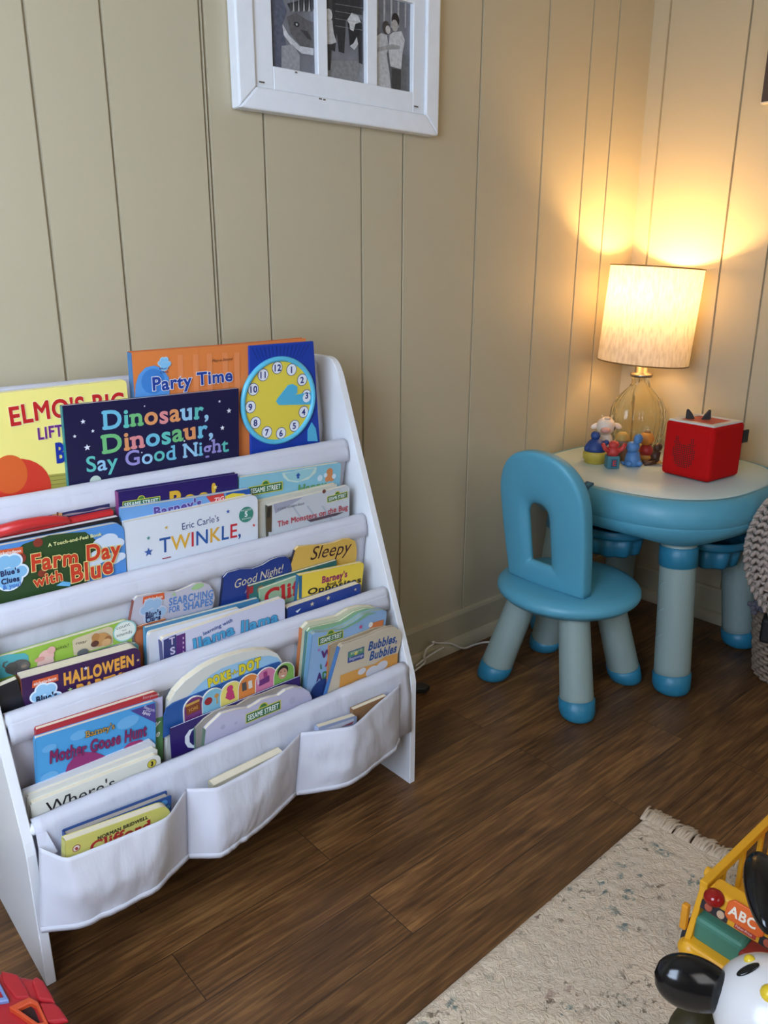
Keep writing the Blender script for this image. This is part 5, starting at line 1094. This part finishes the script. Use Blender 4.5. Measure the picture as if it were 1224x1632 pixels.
# ------------------------------------------------------------------ yellow toy bus
YB = M((232, 168, 34), .38, 'yellow_plastic')
BX0, BX1, BY0, BY1, BZ0 = 1.078, 1.42, .470, .302, .0135
bus = thing('toy_bus', 'yellow plastic toy school bus on the rug', 'toy', ((BX0+BX1)/2, (BY0+BY1)/2, BZ0))
HT = .155
def fx(z): return BX0+.008+max(0, z-.05)*.34    # sloping front
mb = MB(); zl = .058
mb.box(((BX0+BX1)/2, (BY0+BY1)/2, BZ0+zl/2+.006), (BX1-BX0, BY0-BY1, zl-.012)); mb.build('lower_body', YB, bus, bevel=.008, seg=3)
mb = MB(); W_ = BY0-BY1
def bar(a, b_, r=.006): mb.tube([a, b_], r, 10)
for y in (BY0-.006, BY1+.006):
    mb = MB()
    mb.prism([(fx(.05), y-.005, BZ0+.05), (fx(.05)+.022, y-.005, BZ0+.05), (fx(HT)+.028, y-.005, BZ0+HT-.009), (fx(HT), y-.005, BZ0+HT-.009)], (0, .010, 0))
    mb.prism([(BX1-.02, y-.005, BZ0+.05), (BX1, y-.005, BZ0+.05), (BX1-.001, y-.005, BZ0+HT-.009), (BX1-.02, y-.005, BZ0+HT-.009)], (0, .010, 0))
    mb.prism([(fx(HT), y-.007, BZ0+HT-.016), (BX1, y-.007, BZ0+HT-.016), (BX1, y-.007, BZ0+HT), (fx(HT), y-.007, BZ0+HT)], (0, .014, 0))
    for k in range(1, 4):
        x = fx(HT)+(BX1-fx(HT))*k/4; mb.prism([(x-.006, y-.004, BZ0+.05), (x+.006, y-.004, BZ0+.05), (x+.006, y-.004, BZ0+HT-.01), (x-.006, y-.004, BZ0+HT-.01)], (0, .008, 0))
    mb.build('side_frame', YB, bus, bevel=.002)
mb = MB(); za = .112; mb.prism([(fx(za), BY1+.015, BZ0+za), (fx(HT)-.0005, BY1+.015, BZ0+HT-.0025), (fx(HT)+.035, BY1+.015, BZ0+HT-.0025), (fx(za)+.02, BY1+.015, BZ0+za)], (0, W_-.030, 0)); mb.build('sign_panel', YB, bus, bevel=.006, seg=3)
mb = MB(); mb.box((BX1-.004, (BY0+BY1)/2, BZ0+.10), (.008, W_-.01, .1)); mb.build('back_wall', M((176, 50, 40), .4, 'red_plastic'), bus)
sl = (Vector((fx(HT), 0, HT))-Vector((fx(za), 0, za))).normalized(); sn = Vector((-sl.z, 0, sl.x))
fp_ = lambda y, z, k=0.0012: Vector((fx(z), y, BZ0+z))+sn*k
mb = MB(); mb.ell(fp_(BY0-.030, .143, .004), (.017, .017, .014), None, 20); mb.build('warning_light', M((150, 20, 20), .15, 'red_lens'), bus)
mb = MB(); y0, y1 = BY0-.052, BY0-.115
mb.prism([fp_(y0, .130), fp_(y0, .150), fp_(y0-.008, .158), fp_(y1+.008, .158), fp_(y1, .150), fp_(y1, .130), fp_(y1+.006, .125), fp_(y0-.006, .125)], sn*.006); sg = mb.build('destination_sign', M((226, 100, 34), .4, 'orange_plastic'), bus, bevel=.002)
mb = MB(); x = 0
for chh in 'ABC':
    g = glyph(chh, .03); mb.v += [fp_(y0-.006-(x+vx)*.022, .134+vy*.022*.95, .0078) for vx, vy in g[0]]; bs = len(mb.v)-len(g[0])
    for q in g[1]: mb.face([bs+i for i in q])
    x += g[2]
mb.build('lettering', M((244, 232, 214), .5, 'white_paint'), sg, recalc=False)
for ya, yb in ((BY0-.012, BY0-.058), (BY1+.058, BY1+.012)):
    mb = MB(); mb.prism([fp_(ya, .116, .0012), fp_(yb, .116, .0012), fp_(yb, .132, .0012), fp_(ya, .130, .0012)], sn*.001)
    lt = mb.build('light_panel', M((40, 36, 44), .4, 'dark_panel'), bus)
    for q, cc_ in ((.28, (176, 84, 60)), (.74, (206, 170, 140))):
        yy = ya+(yb-ya)*q; mb = MB(); mb.poly([fp_(yy, .1235, .0026)+Vector((0, 1, 0))*.0065*math.cos(t*PI/8)+sl*.0065*math.sin(t*PI/8) for t in range(16)]); mb.build('lamp_dot', M(cc_, .4, 'dot'), lt, recalc=False)
mb = MB(); mb.prism([fp_(BY0-.070, .117), fp_(BY0-.105, .117), fp_(BY0-.105, .126), fp_(BY0-.070, .126)], sn*.001); bd = mb.build('badge', M((176, 56, 52), .4, 'red_badge'), bus)
mb = MB(); x = 0
for chh in 'Fisher-Price':
    g = glyph(chh, .0); bs = len(mb.v); mb.v += [fp_(BY0-.072-(x+vx)*.0056, .1195+vy*.0056, .0026) for vx, vy in g[0]]
    for q in g[1]: mb.face([bs+i for i in q])
    x += g[2]
mb.build('lettering', M((240, 224, 214), .5, 'white_paint'), bd, recalc=False)
for y in (BY0+.004, BY1-.004):
    for x in (BX0+.06, BX1-.06):
        mb = MB(); mb.tube([(x, y-.012, BZ0+.028), (x, y+.012, BZ0+.028)], .028, 24); mb.build('wheel', M((40, 40, 44), .5, 'black_rubber'), bus, bevel=.003)
mb = MB(); mb.ell((BX0+.012, BY0-.012, BZ0+.040), (.018, .020, .018), None, 18); mb.build('headlight_fender', YB, bus); mb = MB(); mb.ell((BX0+.012, BY1+.012, BZ0+.040), (.018, .020, .018), None, 18); mb.build('headlight_fender', YB, bus)
mb = MB(); mb.box((fx(.09)-.004, BY0+.006, BZ0+.092), (.012, .012, .05)); mb.build('mirror', M((226, 152, 40), .4, 'amber_plastic'), bus, bevel=.003)
mb = MB(); mb.tube([(fx(HT)+.045, BY0+.001, BZ0+.14), (fx(HT)+.045, BY0+.012, BZ0+.14)], .009, 16); mb.build('hinge_knob', YB, bus, bevel=.002)
mb = MB(); mb.box((fx(.06)+.035, BY0-.05, BZ0+.075), (.05, .085, .05)); mb.build('driver_seat', M((70, 130, 110), .5, 'green_plastic'), bus, bevel=.010, seg=3)
mb = MB(); mb.box((fx(.06)+.030, BY1+.055, BZ0+.07), (.05, .055, .045)); mb.build('passenger_seat', M((150, 44, 34), .5, 'red_plastic'), bus, bevel=.010, seg=3)
mb = MB(); mb.box((fx(.06)+.12, (BY0+BY1)/2, BZ0+.06), (.06, .12, .012)); mb.build('bench', M((60, 110, 96), .5, 'green_plastic'), bus, bevel=.004)

# ------------------------------------------------------------------ dog toy
hc = hit(1228, 1617, Vector((0, 0, .235)), Vector((0, 0, 1)))
dog = thing('toy_dog', 'white plastic toy dog with glossy black ears at the lower right', 'toy', (hc.x, hc.y, .012))
WH, BK = M((220, 218, 218), .22, 'glossy_white_plastic'), M((16, 17, 20), .16, 'glossy_black_plastic')
mb = MB(); mb.ell(hc, (.071, .071, .071), None, 40); hd = mb.build('head', WH, dog)
mb = MB(); mb.lathe([(.001, .012), (.06, .012), (.072, .03), (.074, .08), (.06, .13), (.04, .17), (.001, .17)], (hc.x+.02, hc.y-.02, 0), 36); mb.build('body', WH, dog)
def ear(pa, pb, za, zb, wd, th, pw):
    A, B = on_z(*pa, za), on_z(*pb, zb); ax = B-A; L_ = ax.length; ax.normalize(); sd = ax.cross(-FW).normalized(); nn = sd.cross(ax).normalized()
    mb = MB(); rr = []
    for i in range(25):
        t = i/24; w_ = wd*math.sqrt(max(0, 1-(2*t-1)**2))*(.84+.3*t)*pw; p_ = A+ax*(L_*t)
        rr.append([p_+sd*max(w_, .0008)*math.cos(2*PI*j/28)+nn*max(w_*th/wd, .0006)*math.sin(2*PI*j/28) for j in range(28)])
    mb.rings(rr); return mb.build('ear', BK, hd)
ear((1178, 1589), (1043, 1549), .243, .262, .0355, .026, 1.0)
ear((1226, 1490), (1214, 1362), .262, .285, .034, .024, 1.0)
def head_point(u, v, r):
    d = ray(u, v).normalized(); oc = CAM-hc; b_ = d @ oc; disc = b_*b_-(oc @ oc)+r*r
    return CAM+d*(-b_-math.sqrt(max(disc, 0)))
c0 = head_point(1192, 1545, .0715); n_ = (c0-hc).normalized(); t1 = (RT*.92+UP*.40); t1 = (t1-n_*(t1 @ n_)).normalized(); t2 = n_.cross(t1)
mb = MB(); mb.ell(c0, (.0165, .0062, .003), Matrix((t1, t2, n_)).transposed(), 18); mb.build('eyebrow', BK, hd)
for (u, v, r_2) in ((1195, 1531, .0075), (1226, 1584, .011)):
    mb = MB(); mb.ell(head_point(u, v, .069), (r_2, r_2, r_2), None, 16); mb.build('yellow_knob', M((222, 190, 44), .3, 'yellow_plastic'), hd)
q = on_z(1105, 1650, .08); mb = MB(); mb.ell(q, (.045, .035, .05), None, 20); mb.build('paw', M((50, 44, 18), .6, 'olive_print', .6, 60), dog)

# ------------------------------------------------------------------ red toy at the lower left
RT1, RT2 = M((166, 26, 34), .45, 'red_foam'), M((196, 72, 34), .45, 'orange_plastic')
zt = .165; topo = [(-70, 1536), (30, 1553), (58, 1558), (72, 1568), (84, 1590), (108, 1640), (120, 1670), (-70, 1720)]
tp = [on_z(*q, zt) for q in topo]; cen = sum(tp, Vector())/len(tp)
rt = thing('toy_house', 'red plastic toy with orange framed opening at the lower left', 'toy', (cen.x, cen.y, 0))
mb = MB(); low = [Vector((cen.x+(q.x-cen.x)*1.0, cen.y+(q.y-cen.y)*1.0, .004)) for q in tp]
mb.rings([low, tp], smooth=False); mb.build('body', RT1, rt, bevel=.008, seg=3)
cU = crop(0, 1530, .1062)
def slab(pts, z, h, mat, nm, par, bv=.002):
    mb = MB(); mb.prism([on_z(*cU(*q), z) for q in pts], (0, 0, h)); return mb.build(nm, mat, par, bevel=bv)
slab([(480, 360), (560, 300), (660, 370), (800, 600), (840, 690), (580, 650)], zt-.002, .008, RT1, 'roof_tile', rt, .003)
slab([(600, 700), (830, 700), (900, 760), (1040, 960), (700, 1000)], zt-.002, .008, RT1, 'roof_tile', rt, .003)
slab([(20, 190), (270, 250), (400, 440), (470, 600), (230, 600), (60, 380)], zt-.002, .005, RT1, 'roof_tile', rt, .003)
op = slab([(205, 800), (440, 700), (520, 760), (640, 1050), (560, 1050)], zt-.001, .002, M((40, 12, 12), .8, 'dark_opening'), 'opening', rt, 0)
def flat_frame(px_, z, k, h, mat, nm):
    o_p = [on_z(*cU(*t_), z) for t_ in px_]; c_ = sum(o_p, Vector())/len(o_p); i_p = [c_.lerp(q, k) for q in o_p]; up_ = Vector((0, 0, h))
    n_ = len(o_p); mb = MB(); mb.rings([[r[j] for r in (o_p, [q+up_ for q in o_p], [q+up_ for q in i_p], i_p)] for j in range(n_)], smooth=False, closed=True); return mb.build(nm, mat, rt, bevel=.0025, seg=3)
flat_frame([(140, 770), (450, 620), (580, 690), (770, 1090), (620, 1110)], zt-.001, .62, .009, RT2, 'opening_frame')
flat_frame([(-260, 300), (-30, 320), (150, 660), (-240, 720)], zt-.001, .66, .007, M((112, 130, 178), .45, 'blue_grey_plastic'), 'window_frame')

# ------------------------------------------------------------------ basket with knitted throw
KX, KY, KR = 2.298, .768, .140
WICK = M((142, 122, 104), .8, 'wicker', .25, 120)
bk = thing('wicker_basket', 'woven grey brown basket at the right edge beside the table', 'basket', (KX, KY, 0))
mb = MB(); rows = 13
for i in range(rows):
    z = .008+i*.0145; R_ = KR*(.86+.16*i/rows)
    pth = []
    for j in range(97):
        a = 2*PI*j/96; wv = .0045*math.cos(24*a+(PI if i % 2 else 0)); pth.append((KX+(R_+wv)*math.cos(a), KY+(R_+wv)*math.sin(a), z+.003*math.sin(24*a)*(1 if i % 2 else -1)*.4))
    mb.tube(pth, .0062, 6, cap=False)
mb.build('weave', WICK, bk)
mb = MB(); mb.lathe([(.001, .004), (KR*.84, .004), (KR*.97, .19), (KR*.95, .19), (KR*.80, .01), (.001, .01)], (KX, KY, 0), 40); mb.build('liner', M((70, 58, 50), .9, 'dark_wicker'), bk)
mb = MB(); mb.tube([(KX+KR*1.02*math.cos(2*PI*j/48), KY+KR*1.02*math.sin(2*PI*j/48), .200) for j in range(49)], .010, 8, cap=False); mb.build('rim', WICK, bk)
kc = hit(1340, 890, Vector((2.12, .66, 0)), Vector((FW.x, FW.y, 0)).normalized()); kn = (CAM-kc); kn.z *= .35; kn.normalize(); kx = Vector((0, 0, 1)).cross(kn).normalized(); ky = kn.cross(kx)
KM = M((166, 150, 140), .95, 'chunky_wool', .15, 60, .3)
thr = thing('knitted_throw', 'chunky grey beige knitted throw rolled on top of the basket', 'throw', (kc.x, kc.y, .25))
mb = MB(); KRX, KRY, KT = .213, .222, .042
mb.lathe([(.001, KT*.8), (.6, KT*.85), (.85, KT*.7), (1, 0), (.85, -KT*.7), (.6, -KT*.85), (.001, -KT*.8)], kc, 48, 0, Matrix((kx*KRX*.95, ky*KRY*.95, kn)).transposed()); mb.build('core', KM, thr)
mb = MB()
for ri, rad in enumerate((1.0, .91, .82, .73, .64, .55, .46, .37, .28, .19, .09)):
    nst = int(64*rad)+6
    for j in range(nst):
        a = 2*PI*j/nst; 
        for sd in (-1, 1):
            a2 = a; rd2 = rad+sd*.028; p_ = kc+kx*KRX*rd2*math.cos(a2)+ky*KRY*rd2*math.sin(a2)+kn*(KT*(math.sqrt(max(0, 1-(rad*.95)**4)))+.002)
            tg = (-kx*KRX*math.sin(a2)+ky*KRY*math.cos(a2)).normalized(); rdv = (kx*math.cos(a2)+ky*math.sin(a2)).normalized()
            ax_ = (tg+rdv*sd*.75).normalized(); mb.ell(p_, (.0125, .0062, .007), Matrix((ax_, kn.cross(ax_).normalized(), kn)).transposed(), 8)
st = mb.build('stitches', KM, thr); st['kind'] = 'stuff'
mb = MB(); mb.tube([kc+kx*KRX*1.03*math.cos(2*PI*j/60)+ky*KRY*1.03*math.sin(2*PI*j/60)+kn*.004*math.sin(j*2.1) for j in range(61)], .0085, 8, cap=False); mb.build('edge_cord', M((188, 174, 158), .95, 'wool_edge', .15, 60), thr)
a = hit(1206, 1000, Vector((2.14, .80, 0)), Vector((FW.x, FW.y, 0)).normalized())
mb = MB(); mb.box(a+Vector((.05, -.02, -.01)), (.07, .05, .075), Matrix.Rotation(.3, 3, 'Z')); tag(mb.build('toy_block', M((22, 20, 22), .6, 'black_fabric'), bevel=.010, seg=3), 'black boxy toy sticking out of the basket under the throw', 'toy')
a2 = hit(1193, 968, Vector((2.14, .80, 0)), Vector((FW.x, FW.y, 0)).normalized())
mb = MB(); rnd = random.Random(5)
for k in range(40): mb.ell(a2+Vector((.03+rnd.gauss(0, .006), -.01+rnd.gauss(0, .006), rnd.gauss(0, .007))), (.009, .009, .008), None, 8)
tag(mb.build('pompom', M((90, 88, 96), .95, 'grey_wool')), 'grey fluffy pompom beside the black toy in the basket', 'pompom')
a3 = hit(1224, 992, Vector((2.15, .78, 0)), Vector((FW.x, FW.y, 0)).normalized()); mb = MB(); mb.ell(a3+Vector((.03, -.015, 0)), (.016, .016, .013), None, 14); tag(mb.build('toy_ball', M((206, 66, 30), .5, 'orange_plastic')), 'small orange ball under the throw at the right edge', 'ball')

bpy.data.objects.remove(_to); bpy.data.curves.remove(_tc)
